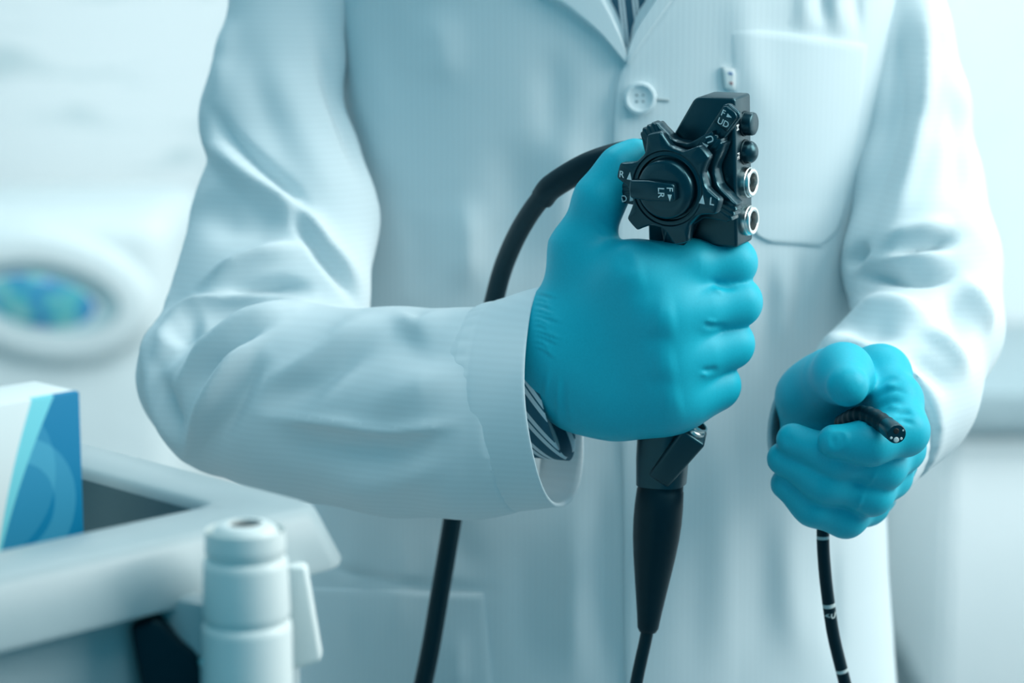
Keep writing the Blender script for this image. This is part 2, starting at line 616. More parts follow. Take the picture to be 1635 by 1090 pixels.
tstroke([(440, 930), (520, 931), (620, 934), (720, 936), (800, 937)], 7, -4)
tstroke([(1140, 32), (1230, 44), (1330, 58), (1410, 66)], 7, -0.6)
nz_, nt = 330, 300
zs = np.linspace(0.52, 1.495, nz_)
ang = np.linspace(0, 2 * math.pi, nt, endpoint=False)
# even spacing along the front, coarser at the back
TX = np.concatenate([np.linspace(-1, 1, 200) , np.linspace(1, -1, 62)[1:-1]])
front_flag = np.concatenate([np.ones(200), np.zeros(60)])
TX = np.where(front_flag > 0, np.sin(TX * math.pi / 2 * 0.999), np.sin(TX * math.pi / 2))
nt = len(TX)
ZZ, XX = np.meshgrid(zs, TX, indexing='ij')
Zf = ZZ.ravel(); Qf = XX.ravel(); Ff = np.tile(front_flag, nz_)
Xf = mid_x(Zf) + Qf * half_w(Zf)
yf = CY - half_d(Zf) * (1 - np.clip(np.abs(Qf), 0, 1) ** EXP) ** (1 / EXP)
yf2 = yf - fold(Xf, Zf) * np.clip((1 - np.abs(Qf)) / 0.12, 0, 1)
Yf = np.where(Ff > 0, yf2, 2 * CY - yf)
V = np.stack([Xf, Yf, Zf], 1)
Fc = []
for i in range(nz_ - 1):
    for j in range(nt):
        k = (j + 1) % nt
        Fc.append((i * nt + j, i * nt + k, (i + 1) * nt + k, (i + 1) * nt + j))
Fc.append(tuple(range((nz_ - 1) * nt, nz_ * nt)))
Fc.append(tuple(range(nt))[::-1])
coat = obj('lab_coat', V, Fc, M_coat, person)

def on_front(px, py, off):
    """pixels -> points on the coat front, lifted by off metres"""
    px = np.asarray(px, float); py = np.asarray(py, float)
    y = np.full(len(px), 0.17)
    for _ in range(8):
        P = np.array([W(a, b, c) for a, b, c in zip(px, py, y)])
        y = front(P[:, 0], P[:, 2]) - off
    return np.array([W(a, b, c) for a, b, c in zip(px, py, y)])

def resample(L, n):
    L = np.asarray(L, float)
    s = np.concatenate([[0], np.cumsum(np.linalg.norm(np.diff(L, axis=0), axis=1))])
    t = np.linspace(0, s[-1], n)
    return np.stack([np.interp(t, s, L[:, 0]), np.interp(t, s, L[:, 1])], 1)

def patch(name, left, right, off, mat, parent, n=40, m=30, th=0.003, label=None, puff=0.0, off1=None):
    """cloth piece lying on the coat front between two edge lines (pixels)"""
    A = resample(smooth_line(left), n); B = resample(smooth_line(right), n)
    T = np.linspace(0, 1, m)
    G = A[:, None, :] * (1 - T)[None, :, None] + B[:, None, :] * T[None, :, None]
    G = G.reshape(-1, 2)
    tt = np.tile(T, n); ss = np.repeat(np.linspace(0, 1, n), m)
    o = off + (0 if off1 is None else (off1 - off) * tt ** 2) + puff * np.sin(math.pi * tt) * np.sin(math.pi * ss)
    rim = np.minimum(np.minimum(tt, 1 - tt) * m, np.minimum(ss, 1 - ss) * n)
    o = o - 0.0007 * (rim < 0.5)
    V = on_front(G[:, 0], G[:, 1], 0.0)
    V[:, 1] -= o
    back = V + np.array([0, 1, 0]) * (th)
    Fc = []
    N = n * m
    for i in range(n - 1):
        for j in range(m - 1):
            a = i * m + j
            Fc.append((a, a + m, a + m + 1, a + 1))
    ring = [j for j in range(m)] + [i * m + m - 1 for i in range(1, n)] + [(n - 1) * m + j for j in range(m - 2, -1, -1)] + [i * m for i in range(n - 2, 0, -1)]
    for a, b in zip(ring, ring[1:] + ring[:1]):
        Fc.append((a, b, b + N, a + N))
    V = np.concatenate([V, back])
    return obj(name, V, Fc, mat, parent, True, label=label, auto=50)

# shirt showing in the neck opening
M_shirt = striped('striped_shirt_cloth', (1, 0.0, 0.12), 130.0, (0.02, 0.09, 0.14), (0.50, 0.58, 0.62), 0.55)
shirt = patch('shirt', [(880, -190), (940, -60), (985, 20), (1000, 75)], [(1150, -190), (1075, -60), (1018, 20), (1004, 75)], 0.0015, M_shirt, person, 20, 14, 0.003, 'blue and white striped shirt in the neck opening')
# overlapping left front of the coat
patch('front_panel', [(1150, -160), (1068, 0), (1030, 54), (1001, 97), (986, 140), (980, 220), (983, 400), (990, 620), (996, 800), (998, 1000), (1002, 1140)],
      [(1330, -160), (1300, 0), (1290, 50), (1280, 100), (1270, 140), (1255, 220), (1230, 400), (1205, 620), (1210, 800), (1210, 1000), (1210, 1140)], 0.0034, M_coat, coat, 90, 40, 0.006, off1=-0.0012)
# lapels
patch('lapel', [(780, -160), (850, -30), (905, 10), (960, 55), (998, 98)], [(900, -160), (935, -60), (965, 0), (988, 50), (1001, 92)], 0.0060, M_trim, coat, 36, 16, 0.006)
patch('lapel', [(1120, -160), (1085, -60), (1045, 0), (1014, 50), (998, 94)], [(1170, -160), (1120, -70), (1072, 0), (1035, 52), (1002, 100)], 0.0062, M_coat, coat, 36, 16, 0.006)
# pockets
patch('chest_pocket', [(1160, 40), (1166, 100), (1172, 200), (1180, 300), (1196, 362), (1230, 386)],
      [(1384, 72), (1378, 140), (1366, 220), (1354, 300), (1340, 362), (1310, 392)], 0.0021, M_coat, coat, 50, 40, 0.004, puff=0.0012)
patch('hip_pocket', [(480, 938), (480, 1000), (480, 1060), (482, 1140)], [(772, 946), (777, 1000), (783, 1060), (790, 1140)], 0.0030, M_coat, coat, 40, 44, 0.005, puff=0.004)
# small garment tag in the pocket seam
tag_o = patch('garment_tag', [(1152, 106), (1154, 122), (1156, 140)], [(1172, 110), (1173, 124), (1172, 142)], 0.0050, M_white, coat, 8, 8, 0.002, 'white tag with blue and dark red print')
M_tb = material('blue_print', (0.05, 0.18, 0.45), 0.6); add_noise(M_tb, 50, (0.045, 0.17, 0.42), (0.055, 0.19, 0.48))
M_tr = material('dark_red_print', (0.35, 0.12, 0.12), 0.6); add_noise(M_tr, 50, (0.32, 0.10, 0.10), (0.38, 0.14, 0.14))
patch('tag_print', [(1160, 113), (1161, 119)], [(1170, 114), (1170, 120)], 0.0054, M_tb, coat, 4, 4, 0.0004)
patch('tag_print', [(1162, 128), (1163, 135)], [(1170, 129), (1170, 136)], 0.0054, M_tr, coat, 4, 4, 0.0004)

# coat button and buttonhole
bc = on_front(np.array([1022.0]), np.array([156.0]), 0.0042)[0]
s = mpp(bc)
bn = np.array([-0.05, -1.0, 0.0])
V1, F1 = lathe(bc, bn, [(0, 24 * s), (0.0018, 26 * s), (0.0032, 25 * s), (0.0036, 21 * s), (0.0024, 17 * s), (0.0022, 3 * s)], 40)
button = obj('button', V1, F1, M_trim, coat, auto=45)
for dx in (-5, 5):
    for dz in (-5, 5):
        c = bc + np.array([dx * s, -0.0021, dz * s])
        V1, F1 = lathe(c, bn, [(0, 2.2 * s), (0.0004, 2.2 * s)], 10)
        obj('thread_hole', V1, F1, M_cart, coat)
patch('buttonhole', [(1046, 155), (1046, 161)], [(1068, 157), (1068, 162)], 0.0040, M_cart, coat, 4, 8, 0.0006)

# ---- sleeves
def bounds(pts, pad):
    P = np.array([p for p, r in pts]); R = np.array([r for p, r in pts])[:, None]
    return (P - R).min(0) - pad, (P + R).max(0) + pad

SR = [J(480, -190, 0.270, 96), J(462, -60, 0.255, 96), J(460, 10, 0.245, 90), J(449, 95, 0.236, 99), J(434, 185, 0.222, 112), J(458, 264, 0.208, 116), J(456, 345, 0.192, 147), J(430, 480, 0.155, 156), J(332, 604, 0.127, 106)]
SF = [J(328, 600, 0.128, 103), J(370, 640, 0.118, 116), J(470, 642, 0.100, 154), J(640, 658, 0.068, 163), J(750, 660, 0.048, 163.5), J(880, 650, 0.030, 158)]
SRZ = [p[2] for p, r in SR][::-1]; SRY = [p[1] for p, r in SR][::-1]
cut_p = W(822, 645, 0.04)
cut_n = np.array([0.955, -0.27, 0.12]); cut_n /= np.linalg.norm(cut_n)
def right_sleeve(P):
    yc = np.interp(P[:, 2], SRZ, SRY).astype(np.float32)
    P2 = P.copy()
    P2[:, 1] = yc + (P[:, 1] - yc) / 0.56
    d = smin(chain(P2, SR, 0.008) * 0.85, chain(P, SF, 0.009), 0.012)
    return np.maximum(d, (P - cut_p.astype(np.float32)) @ cut_n.astype(np.float32))
lo, hi = bounds(SR + SF, 0.008)
V, Q = surface(right_sleeve, lo, hi, 0.0024, 2)

S = []
def st(pts, w, h, skew=0.0):
    S.append((pts, w, h * 0.001, skew))
# upper arm: long diagonal drape
st([(330, 168), (346, 186), (364, 216), (398, 248), (440, 284), (480, 322), (510, 360)], 11, -8)
st([(318, 186), (334, 220), (388, 278), (452, 322), (500, 360), (530, 400)], 18, 8)
st([(300, 330), (360, 350), (420, 352), (480, 350)], 32, -6)
st([(462, 318), (482, 362), (510, 402), (542, 440), (575, 490)], 10, -10)
st([(478, 330), (508, 385), (548, 428), (585, 470)], 17, 7)
st([(430, 30), (460, 150), (510, 270), (575, 390)], 34, 2)
st([(395, 40), (410, 140), (450, 230), (500, 310)], 30, -2.5)
st([(500, 40), (530, 140), (562, 230), (590, 310)], 14, -5)
st([(368, 20), (352, 100), (338, 160)], 16, 3)
# elbow folds
st([(310, 470), (342, 447), (380, 424), (440, 402), (500, 392)], 14, 10)
st([(330, 486), (380, 466), (440, 456), (510, 462)], 11, -9)
st([(238, 590), (260, 540), (290, 506), (341, 484), (405, 475), (480, 482)], 11, 9)
st([(262, 548), (290, 524), (330, 502)], 14, -9)
st([(270, 640), (290, 608), (328, 570), (388, 524), (440, 498), (500, 476)], 12, 9)
st([(250, 600), (275, 565), (320, 530), (380, 502)], 12, -5)
st([(300, 640), (350, 582), (405, 537), (460, 505)], 13, -8)
st([(286, 750), (304, 712), (324, 674), (362, 605), (400, 552), (470, 500)], 13, 10, 0.3)
st([(320, 740), (345, 690), (385, 615), (435, 560)], 22, -7)
st([(236, 560), (250, 640), (270, 700), (290, 740)], 9, 6)
st([(256, 590), (270, 650), (290, 710)], 15, -6)
st([(226, 600), (236, 550), (262, 490), (285, 450)], 9, 4)
# forearm
st([(400, 620), (470, 592), (520, 560), (575, 522), (640, 502)], 17, 5)
st([(400, 660), (480, 622), (560, 570), (640, 540)], 26, -5)
st([(620, 500), (648, 516), (672, 524), (702, 506), (730, 496)], 13, 5)
st([(600, 540), (680, 560), (760, 540)], 30, -3)
st([(400, 660), (440, 670), (540, 680), (612, 692), (671, 688), (740, 676), (790, 660)], 9, 4, 0.4)
st([(400, 700), (500, 712), (620, 722), (760, 704)], 28, -5)
st([(560, 670), (640, 628), (720, 604), (800, 600)], 30, 4)
st([(680, 820), (730, 780), (770, 720), (785, 670)], 24, 4)
st([(480, 790), (600, 775), (690, 745), (750, 700)], 26, 3)
S = [(q[0], q[1], q[2] * 1.25) + tuple(q[3:]) for q in S]
V = sculpt(V, Q, S, 1, (745, 70))
sleeve_r = obj('sleeve', V, Q, M_sleeve, coat)

def cuff(c0, u0, w0, c1, u1, w1, th, wob, parent, depth=0.75, n=288, m=34, seam=None):
    """hem tube: outer skin from c0 to the rim c1, then back inside"""
    th_ = np.linspace(0, 2 * math.pi, n, endpoint=False)
    rows = []
    for i in range(m):
        t = i / (m - 1)
        c = c0 * (1 - t) + c1 * t; u = u0 * (1 - t) + u1 * t; w = w0 * (1 - t) + w1 * t
        g = 1.0
        if seam:
            for sp in seam:
                g -= 0.004 * math.exp(-((t - sp) / 0.03) ** 2)
        g -= 0.014 * (1 - min(t / 0.12, 1)) ** 2
        k = g + wob(th_, t) + (0.0035 * np.sin(th_ * 44 + 2 * np.sin(5 * th_)) * math.exp(-((t - 0.16) / 0.10) ** 2) if seam else 0)
        rows.append(c + (np.cos(th_) * k)[:, None] * u + (np.sin(th_) * k)[:, None] * w)
    ax = c1 - c0
    rows.append(rows[-1] * 1.0 + (c1 - rows[-1]) * 0.008 + ax / np.linalg.norm(ax) * 0.0006)
    R = np.linalg.norm(u1)
    for i in range(12):
        t = 1 - depth * i / 11
        c = c0 * (1 - t) + c1 * t; u = u0 * (1 - t) + u1 * t; w = w0 * (1 - t) + w1 * t
        k = 1 - th / R + wob(th_, t)
        rows.append(c + (np.cos(th_) * k)[:, None] * u + (np.sin(th_) * k)[:, None] * w)
    V = np.concatenate(rows)
    Fc = []
    for i in range(len(rows) - 1):
        for j in range(n):
            k = (j + 1) % n
            Fc.append((i * n + j, i * n + k, (i + 1) * n + k, (i + 1) * n + j))
    return obj('cuff', V, Fc, M_sleeve, parent)

c0 = W(766, 655, 0.048); c1 = W(884, 640, 0.032)
sc = mpp(c0)
u0 = np.array([-0.07, 0, 1.0]) * 167 * sc; w0 = np.array([-0.30, -0.95, 0]) * 170 * sc
u1 = np.array([-0.13, 0, 0.99]) * 176 * sc; w1 = np.array([-0.275, -0.96, 0]) * 158 * sc
def wob_r(t, s):
    return s * (0.03 * np.cos(3 * t + 0.6) + 0.015 * np.cos(5 * t)) + 0.003 * np.cos(7 * t + 9 * s)
cuff(c0, u0, w0, c1, u1, w1, 0.0022, wob_r, coat, seam=(0.05, 0.28))

# left sleeve (right side of the picture)
LU = [J(1395, -190, 0.285, 62), J(1430, -60, 0.270, 62), J(1447, 60, 0.258, 66), J(1465, 170, 0.245, 76), J(1466, 300, 0.225, 96), J(1472, 420, 0.195, 118), J(1488, 520, 0.165, 108)]
LF = [J(1488, 520, 0.165, 108), J(1430, 618, 0.115, 124), J(1352, 700, 0.062, 132)]
cutl_p = W(1362, 688, 0.085)
cutl_n = W(1346, 705, 0.045) - W(1430, 618, 0.115); cutl_n /= np.linalg.norm(cutl_n)
def left_sleeve(P):
    d = smin(chain(P, LU, 0.016), chain(P, LF, 0.016), 0.012)
    return np.maximum(d, (P - cutl_p.astype(np.float32)) @ cutl_n.astype(np.float32))
lo, hi = bounds(LU + LF, 0.008)
V, Q = surface(left_sleeve, lo, hi, 0.003, 2)
S = []
st([(1411, 410), (1466, 394), (1540, 376)], 11, -9)
st([(1400, 392), (1460, 372), (1530, 356)], 16, 6)
st([(1345, 444), (1411, 438), (1488, 440), (1540, 432)], 11, -9)
st([(1345, 428), (1372, 400), (1385, 385)], 10, -8)
st([(1380, 420), (1450, 416), (1530, 404)], 12, 6)
st([(1330, 500), (1405, 488), (1470, 506), (1500, 530)], 14, 6)
st([(1320, 540), (1400, 525), (1450, 545)], 16, -5)
st([(1538, 440), (1566, 497), (1576, 540)], 12, 6)
st([(1510, 460), (1535, 520), (1545, 570)], 14, -6)
st([(1465, 520), (1520, 560), (1545, 610)], 12, 5)
st([(1440, 560), (1500, 600), (1520, 640)], 14, -4)
st([(1476, -40), (1476, 165), (1440, 318), (1428, 370)], 14, 5)
st([(1434, -40), (1432, 154), (1416, 231), (1362, 404)], 20, -6)
st([(1520, 130), (1535, 240), (1520, 340)], 20, -4)
st([(1290, 560), (1350, 540), (1400, 560)], 14, 4)
S = [(q[0], q[1], q[2] * 1.5) + tuple(q[3:]) for q in S]
V = sculpt(V, Q, S, 1)
obj('sleeve', V, Q, M_sleeve, coat)
a_ = cutl_n
u_, v_, _ = frame_from(a_)
c0 = W(1372, 680, 0.088); c1 = W(1336, 704, 0.050)
sc = mpp(c0)
cuff(c0, v_ * 130 * sc, u_ * 124 * sc, c1, v_ * 138 * sc, u_ * 117 * sc, 0.0022, lambda t, s: s * 0.03 * np.cos(3 * t) + 0.003 * np.cos(7 * t), coat, depth=0.9, seam=(0.1,))

# shirt cuffs
M_scuff = striped('striped_cuff_cloth', (0.75, -0.2, 0.62), 92.0, (0.012, 0.10, 0.15), (0.60, 0.70, 0.74), 0.50)
def tube(name, c0, c1, u0, w0, u1, w1, th, mat, parent, label=None):
    n = 64; t_ = np.linspace(0, 2 * math.pi, n, endpoint=False)
    rows = []
    for t, k in [(i / 8, 1.0) for i in range(9)] + [(1.003, 0.99)] + [(1 - i / 8, 1 - th / np.linalg.norm(u1)) for i in range(9)]:
        c = c0 * (1 - t) + c1 * t; u = u0 * (1 - t) + u1 * t; w = w0 * (1 - t) + w1 * t
        rows.append(c + np.cos(t_)[:, None] * u * k + np.sin(t_)[:, None] * w * k)
    V = np.concatenate(rows); Fc = []
    for i in range(len(rows) - 1):
        for j in range(n):
            k = (j + 1) % n
            Fc.append((i * n + j, i * n + k, (i + 1) * n + k, (i + 1) * n + j))
    return obj(name, V, Fc, mat, parent, label=label)
c0 = W(800, 610, 0.045); c1 = W(886, 622, 0.030); sc = mpp(c1)
tube('shirt_cuff', c0, c1, np.array([0, 0, 1.0]) * 118 * sc, np.array([-0.2, -0.98, 0]) * 96 * sc,
     np.array([-0.22, 0, 0.97]) * 118 * sc, np.array([-0.25, -0.96, 0]) * 92 * sc, 0.002, M_scuff, shirt)
c0 = W(1400, 660, 0.115); c1 = W(1348, 700, 0.066)
tube('shirt_cuff', c0, c1, v_ * 104 * sc, u_ * 104 * sc, v_ * 108 * sc, u_ * 106 * sc, 0.002, M_scuff, shirt)

# ---- right glove (left side of the picture), back of the hand to the camera
RW = [J(790, 560, 0.048, 60), J(876, 548, 0.028, 68)]
rh_mc = [
    ([J(908, 518, 0.019, 43), J(1012, 438, 0.000, 44)]),
    ([J(898, 548, 0.014, 50), J(1058, 503, -0.006, 46)]),
    ([J(890, 595, 0.013, 52), J(1062, 578, -0.004, 45)]),
    ([J(918, 628, 0.016, 48), J(1066, 636, 0.001, 44)]),
]
rh_hypo = [J(930, 636, 0.020, 54), J(985, 642, 0.014, 57), J(1050, 642, 0.010, 50)]
rh_f = [
    [J(1012, 438, 0.000, 43), J(1100, 424, 0.003, 36), J(1168, 419, 0.010, 34), J(1166, 424, 0.036, 30), J(1120, 432, 0.050, 27)],
    [J(1058, 503, -0.006, 44), J(1120, 492, 0.000, 37), J(1176, 482, 0.008, 34), J(1172, 486, 0.038, 31), J(1118, 490, 0.053, 27)],
    [J(1062, 578, -0.004, 43), J(1120, 562, 0.002, 36), J(1164, 549, 0.010, 33.5), J(1160, 552, 0.038, 31), J(1108, 556, 0.051, 27)],
    [J(1066, 636, 0.001, 42), J(1105, 626, 0.006, 35), J(1143, 615, 0.012, 32.5), J(1138, 618, 0.036, 28), J(1094, 620, 0.048, 25)],
]
rh_thumb = [J(914, 520, 0.032, 44), J(926, 400, 0.024, 42), J(958, 318, 0.020, 35), J(992, 268, 0.022, 29), J(1016, 246, 0.025, 24)]
rh_web = [J(926, 430, 0.024, 40), J(1000, 446, 0.012, 40)]

def right_glove(P):
    palm = None
    for c in rh_mc:
        e = chain(P, c, 0.01)
        palm = e if palm is None else smin(palm, e, 0.014)
    palm = smin(palm, chain(P, rh_hypo, 0.01), 0.016)
    palm = smin(palm, chain(P, rh_thumb[:2], 0.01), 0.016)
    palm = smin(palm, chain(P, rh_web, 0.01), 0.014)
    palm = smin(palm, chain(P, RW, 0.01), 0.02)
    # finger chains stay apart beyond the knuckles
    x0 = W(1085, 500, 0.0)[0]; x1 = W(1150, 500, 0.0)[0]
    k = 0.0012 + 0.011 * np.clip((x1 - P[:, 0]) / (x1 - x0), 0, 1) ** 1.5
    fing = None
    for c in rh_f:
        e = chain(P, c, 0.011)
        fing = e if fing is None else smin(fing, e, k)
    d = smin(palm, fing, 0.016)
    d = smin(d, chain(P, rh_thumb[1:], 0.012), 0.012)
    return d
allp = [j for c in rh_mc + rh_f for j in c] + rh_hypo + rh_thumb + RW
lo, hi = bounds(allp, 0.006)
V, Q = surface(right_glove, lo, hi, 0.00105, 2)
# the stretched back of the glove is smooth; the finger clefts stay crisp
px_ = project(V)
w_ = np.clip((1118 - px_[:, 0]) / 40, 0, 1) * np.clip((px_[:, 1] - 385) / 30, 0, 1)
for _ in range(130):
    V = V + (smooth_mesh(V, Q, 0.6) - V) * w_[:, None]
S = []
# knuckles
st([(990, 428), (1012, 434), (1034, 432)], 26, 1.1); st([(1036, 502), (1060, 506), (1084, 504)], 27, 1.3)
st([(1038, 578), (1062, 580), (1084, 578)], 26, 1.1); st([(1050, 638), (1072, 640), (1094, 636)], 25, 1.1)
st([(1020, 541), (1048, 542), (1080, 541)], 14, -0.5); st([(1020, 610), (1050, 610), (1086, 608)], 13, -0.4); st([(1000, 470), (1030, 470), (1064, 464)], 15, -0.4)
# creases where the fingers part
st([(1134, 446), (1152, 456), (1180, 460)], 5, -1.4); st([(1136, 462), (1156, 466)], 4, 0.9)
st([(1120, 516), (1140, 522), (1165, 520)], 5, -1.4); st([(1124, 512), (1146, 514)], 3, 0.8)
st([(1116, 588), (1128, 592), (1150, 588)], 5, -1.4); st([(1118, 596), (1132, 598)], 3, 0.8)
# rucks at the wrist
rr_ = random.Random(3)
for i in range(11):
    y_ = 466 + i * 8.5 + rr_.uniform(-2, 2)
    e_ = rr_.uniform(878, 905)
    st([(850, y_), (866, y_ + 3), (e_, y_ + 9 + i)], 2.6, rr_.uniform(0.3, 0.7)); st([(850, y_ + 4), (866, y_ + 7), (e_ - 6, y_ + 13 + i)], 2.4, -rr_.uniform(0.3, 0.6))
st([(894, 590), (891, 640), (894, 690)], 3.0, 0.8); st([(912, 640), (912, 664), (914, 690)], 2.5, 0.5); st([(878, 580), (872, 620), (876, 665)], 3.5, 0.8)
st([(902, 600), (900, 640), (903, 680)], 4, -0.7)
# thumb and web lines
st([(942, 352), (956, 372), (975, 384)], 4, -0.5); st([(950, 342), (968, 362), (984, 372)], 4, -0.5)
st([(985, 400), (1000, 420), (1010, 440)], 14, -0.8)
V = sculpt(V, Q, S, 1)
obj('glove', V, Q, M_glove, person, label='blue glove gripping the endoscope body')
# glove hem
hc0 = W(880, 600, 0.036)
# ---- left glove (right side of the picture), fingers curled round the insertion tube
lh_palm = [
    [J(1385, 672, 0.098, 70), J(1345, 700, 0.070, 74)],
    [J(1345, 690, 0.080, 62), J(1408, 596, 0.040, 40)],
    [J(1345, 700, 0.080, 62), J(1440, 686, 0.042, 36)],
    [J(1345, 715, 0.080, 60), J(1424, 738, 0.048, 34)],
    [J(1335, 735, 0.080, 56), J(1392, 786, 0.054, 34)],
    [J(1320, 700, 0.082, 62), J(1290, 632, 0.058, 50)],
    [J(1300, 720, 0.060, 52), J(1320, 790, 0.050, 40)],
    [J(1318, 606, 0.052, 40), J(1404, 604, 0.048, 40)],
]
lh_f = [
    [J(1404, 600, 0.040, 41), J(1430, 640, 0.016, 38), J(1443, 688, -0.004, 35), J(1390, 707, -0.015, 31), J(1332, 704, -0.014, 27)],
    [J(1440, 690, 0.042, 36), J(1438, 715, 0.022, 34), J(1410, 746, 0.002, 31), J(1334, 729, -0.004, 30), J(1266, 702, 0.006, 27)],
    [J(1424, 738, 0.048, 34), J(1418, 758, 0.028, 33), J(1390, 787, 0.006, 31), J(1316, 767, 0.001, 31), J(1251, 732, 0.012, 27)],
    [J(1392, 786, 0.054, 33), J(1384, 802, 0.034, 31), J(1350, 824, 0.014, 29), J(1300, 806, 0.009, 29), J(1256, 772, 0.016, 26)],
]
lh_thumb = [J(1290, 634, 0.066, 50), J(1328, 606, 0.040, 42), J(1346, 596, 0.012, 40), J(1353, 615, -0.012, 34.5)]
def left_glove(P):
    palm = None
    for c in lh_palm:
        e = chain(P, c, 0.01)
        palm = e if palm is None else smin(palm, e, 0.012)
    fing = None
    for c in lh_f:
        e = chain(P, c, 0.010)
        fing = e if fing is None else smin(fing, e, 0.0014)
    fb = None
    for c in lh_f:
        e = cone(P, c[0][0], c[1][0], c[0][1], c[1][1])
        fb = e if fb is None else smin(fb, e, 0.008)
    d = smin(palm, fb, 0.010)
    d = smin(d, fing, 0.0022)
    return smin(d, chain(P, lh_thumb, 0.014), 0.006)
allp = [j for c in lh_palm + lh_f for j in c] + lh_thumb
lo, hi = bounds(allp, 0.006)
V, Q = surface(left_glove, lo, hi, 0.00115, 2)
S = []
st([(1392, 622), (1420, 604), (1440, 606)], 5, -1.2); st([(1394, 640), (1424, 622), (1450, 628)], 4, -1.0)
st([(1396, 655), (1426, 640), (1448, 646)], 5, -1.2); st([(1425, 660), (1446, 658), (1458, 664)], 5, -1.6); st([(1436, 672), (1452, 674), (1460, 680)], 4, -1.0)
st([(1410, 614), (1436, 618)], 5, 0.8); st([(1416, 648), (1444, 654)], 5, 0.8)
# finger nail under the glove
st([(1316, 690), (1346, 690), (1352, 706), (1338, 720), (1316, 718)], 4, 0.7); st([(1322, 704), (1338, 704)], 8, -1.0)
st([(1250, 700), (1268, 706)], 7, -0.6)
st([(1388, 764), (1394, 768)], 14, 1.4); st([(1368, 800), (1376, 804)], 13, 1.4)
V = sculpt(V, Q, S, 1)
obj('glove', V, Q, M_glove, person, label='blue glove holding the tip of the insertion tube')

# ---- body under the clothes, one continuous surface
HX = 0.067
BR = [(p + np.array([0, 0.012, 0]), r * 0.30) for p, r in SR + SF[1:4]]
BL = [(p + np.array([0, 0.010, 0]), r * 0.35) for p, r in LU + LF[1:2]]
def body_sdf(P):
    d = ellipsoid(P, (HX, 0.30, 1.22), (0.15, 0.095, 0.28))
    d = smin(d, ellipsoid(P, (HX, 0.30, 0.95), (0.15, 0.10, 0.16)), 0.06)
    d = smin(d, cone(P, (HX - 0.13, 0.31, 1.40), (HX + 0.13, 0.31, 1.40), 0.045, 0.045), 0.05)
    d = smin(d, cone(P, (HX, 0.31, 1.42), (HX, 0.295, 1.56), 0.055, 0.052), 0.03)
    d = smin(d, ellipsoid(P, (HX, 0.29, 1.685), (0.074, 0.095, 0.105)), 0.03)
    d = smin(d, ellipsoid(P, (HX, 0.255, 1.625), (0.052, 0.06, 0.06)), 0.03)
    d = smin(d, cone(P, (HX, 0.203, 1.685), (HX, 0.178, 1.650), 0.008, 0.013), 0.010)
    d = smin(d, cone(P, (HX - 0.022, 0.196, 1.612), (HX + 0.022, 0.196, 1.612), 0.006, 0.006), 0.006)
    for s_ in (-1, 1):
        d = smin(d, ellipsoid(P, (HX + s_ * 0.076, 0.30, 1.675), (0.010, 0.020, 0.032)), 0.006)
        d = smin(d, ellipsoid(P, (HX + s_ * 0.031, 0.205, 1.690), (0.014, 0.010, 0.010)), 0.005)
        d = smin(d, chain(P, [(np.array([HX + s_ * 0.085, 0.30, 0.88]), 0.075), (np.array([HX + s_ * 0.09, 0.29, 0.48]), 0.052), (np.array([HX + s_ * 0.095, 0.31, 0.09]), 0.036)], 0.03), 0.04)
        d = smin(d, cone(P, (HX + s_ * 0.095, 0.32, 0.055), (HX + s_ * 0.105, 0.15, 0.035), 0.034, 0.026), 0.02)
    d = smin(d, chain(P, BR, 0.02), 0.02)
    d = smin(d, chain(P, BL, 0.02), 0.02)
    return d
V, Q = surface(body_sdf, (-0.24, 0.02, -0.01), (0.36, 0.46, 1.82), 0.0065, 1)
obj('body', V, Q, M_skin, person)
def hair_sdf(P):
    d = ellipsoid(P, (HX, 0.305, 1.705), (0.084, 0.104, 0.105))
    cut = (P - np.array([HX, 0.225, 1.70], np.float32)) @ np.array([0, -0.80, -0.60], np.float32)
    return np.maximum(d, cut)
V, Q = surface(hair_sdf, (-0.05, 0.17, 1.55), (0.20, 0.45, 1.84), 0.005, 1)
obj('hair', V, Q, M_hair, person)
def trouser_sdf(P):
    d = ellipsoid(P, (HX, 0.30, 0.90), (0.165, 0.112, 0.14))
    for s_ in (-1, 1):
        d = smin(d, chain(P, [(np.array([HX + s_ * 0.085, 0.30, 0.88]), 0.088), (np.array([HX + s_ * 0.09, 0.29, 0.48]), 0.068), (np.array([HX + s_ * 0.095, 0.31, 0.0]), 0.060)], 0.03), 0.03)
    return np.maximum(d, 0.05 - P[:, 2])
V, Q = surface(trouser_sdf, (-0.20, 0.15, 0.0), (0.33, 0.46, 1.06), 0.007, 1)
obj('trousers', V, Q, M_trouser, person)
for s_ in (-1, 1):
    def shoe_sdf(P):
        d = cone(P, (HX + s_ * 0.095, 0.335, 0.045), (HX + s_ * 0.108, 0.125, 0.035), 0.047, 0.042)
        return np.maximum(d, -P[:, 2])
    V, Q = surface(shoe_sdf, (HX + s_ * 0.1 - 0.07, 0.06, -0.006), (HX + s_ * 0.1 + 0.07, 0.40, 0.10), 0.005, 1)
    V[:, 2] = np.maximum(V[:, 2], 0.0)
    obj('shoe', V, Q, M_shoe, person)

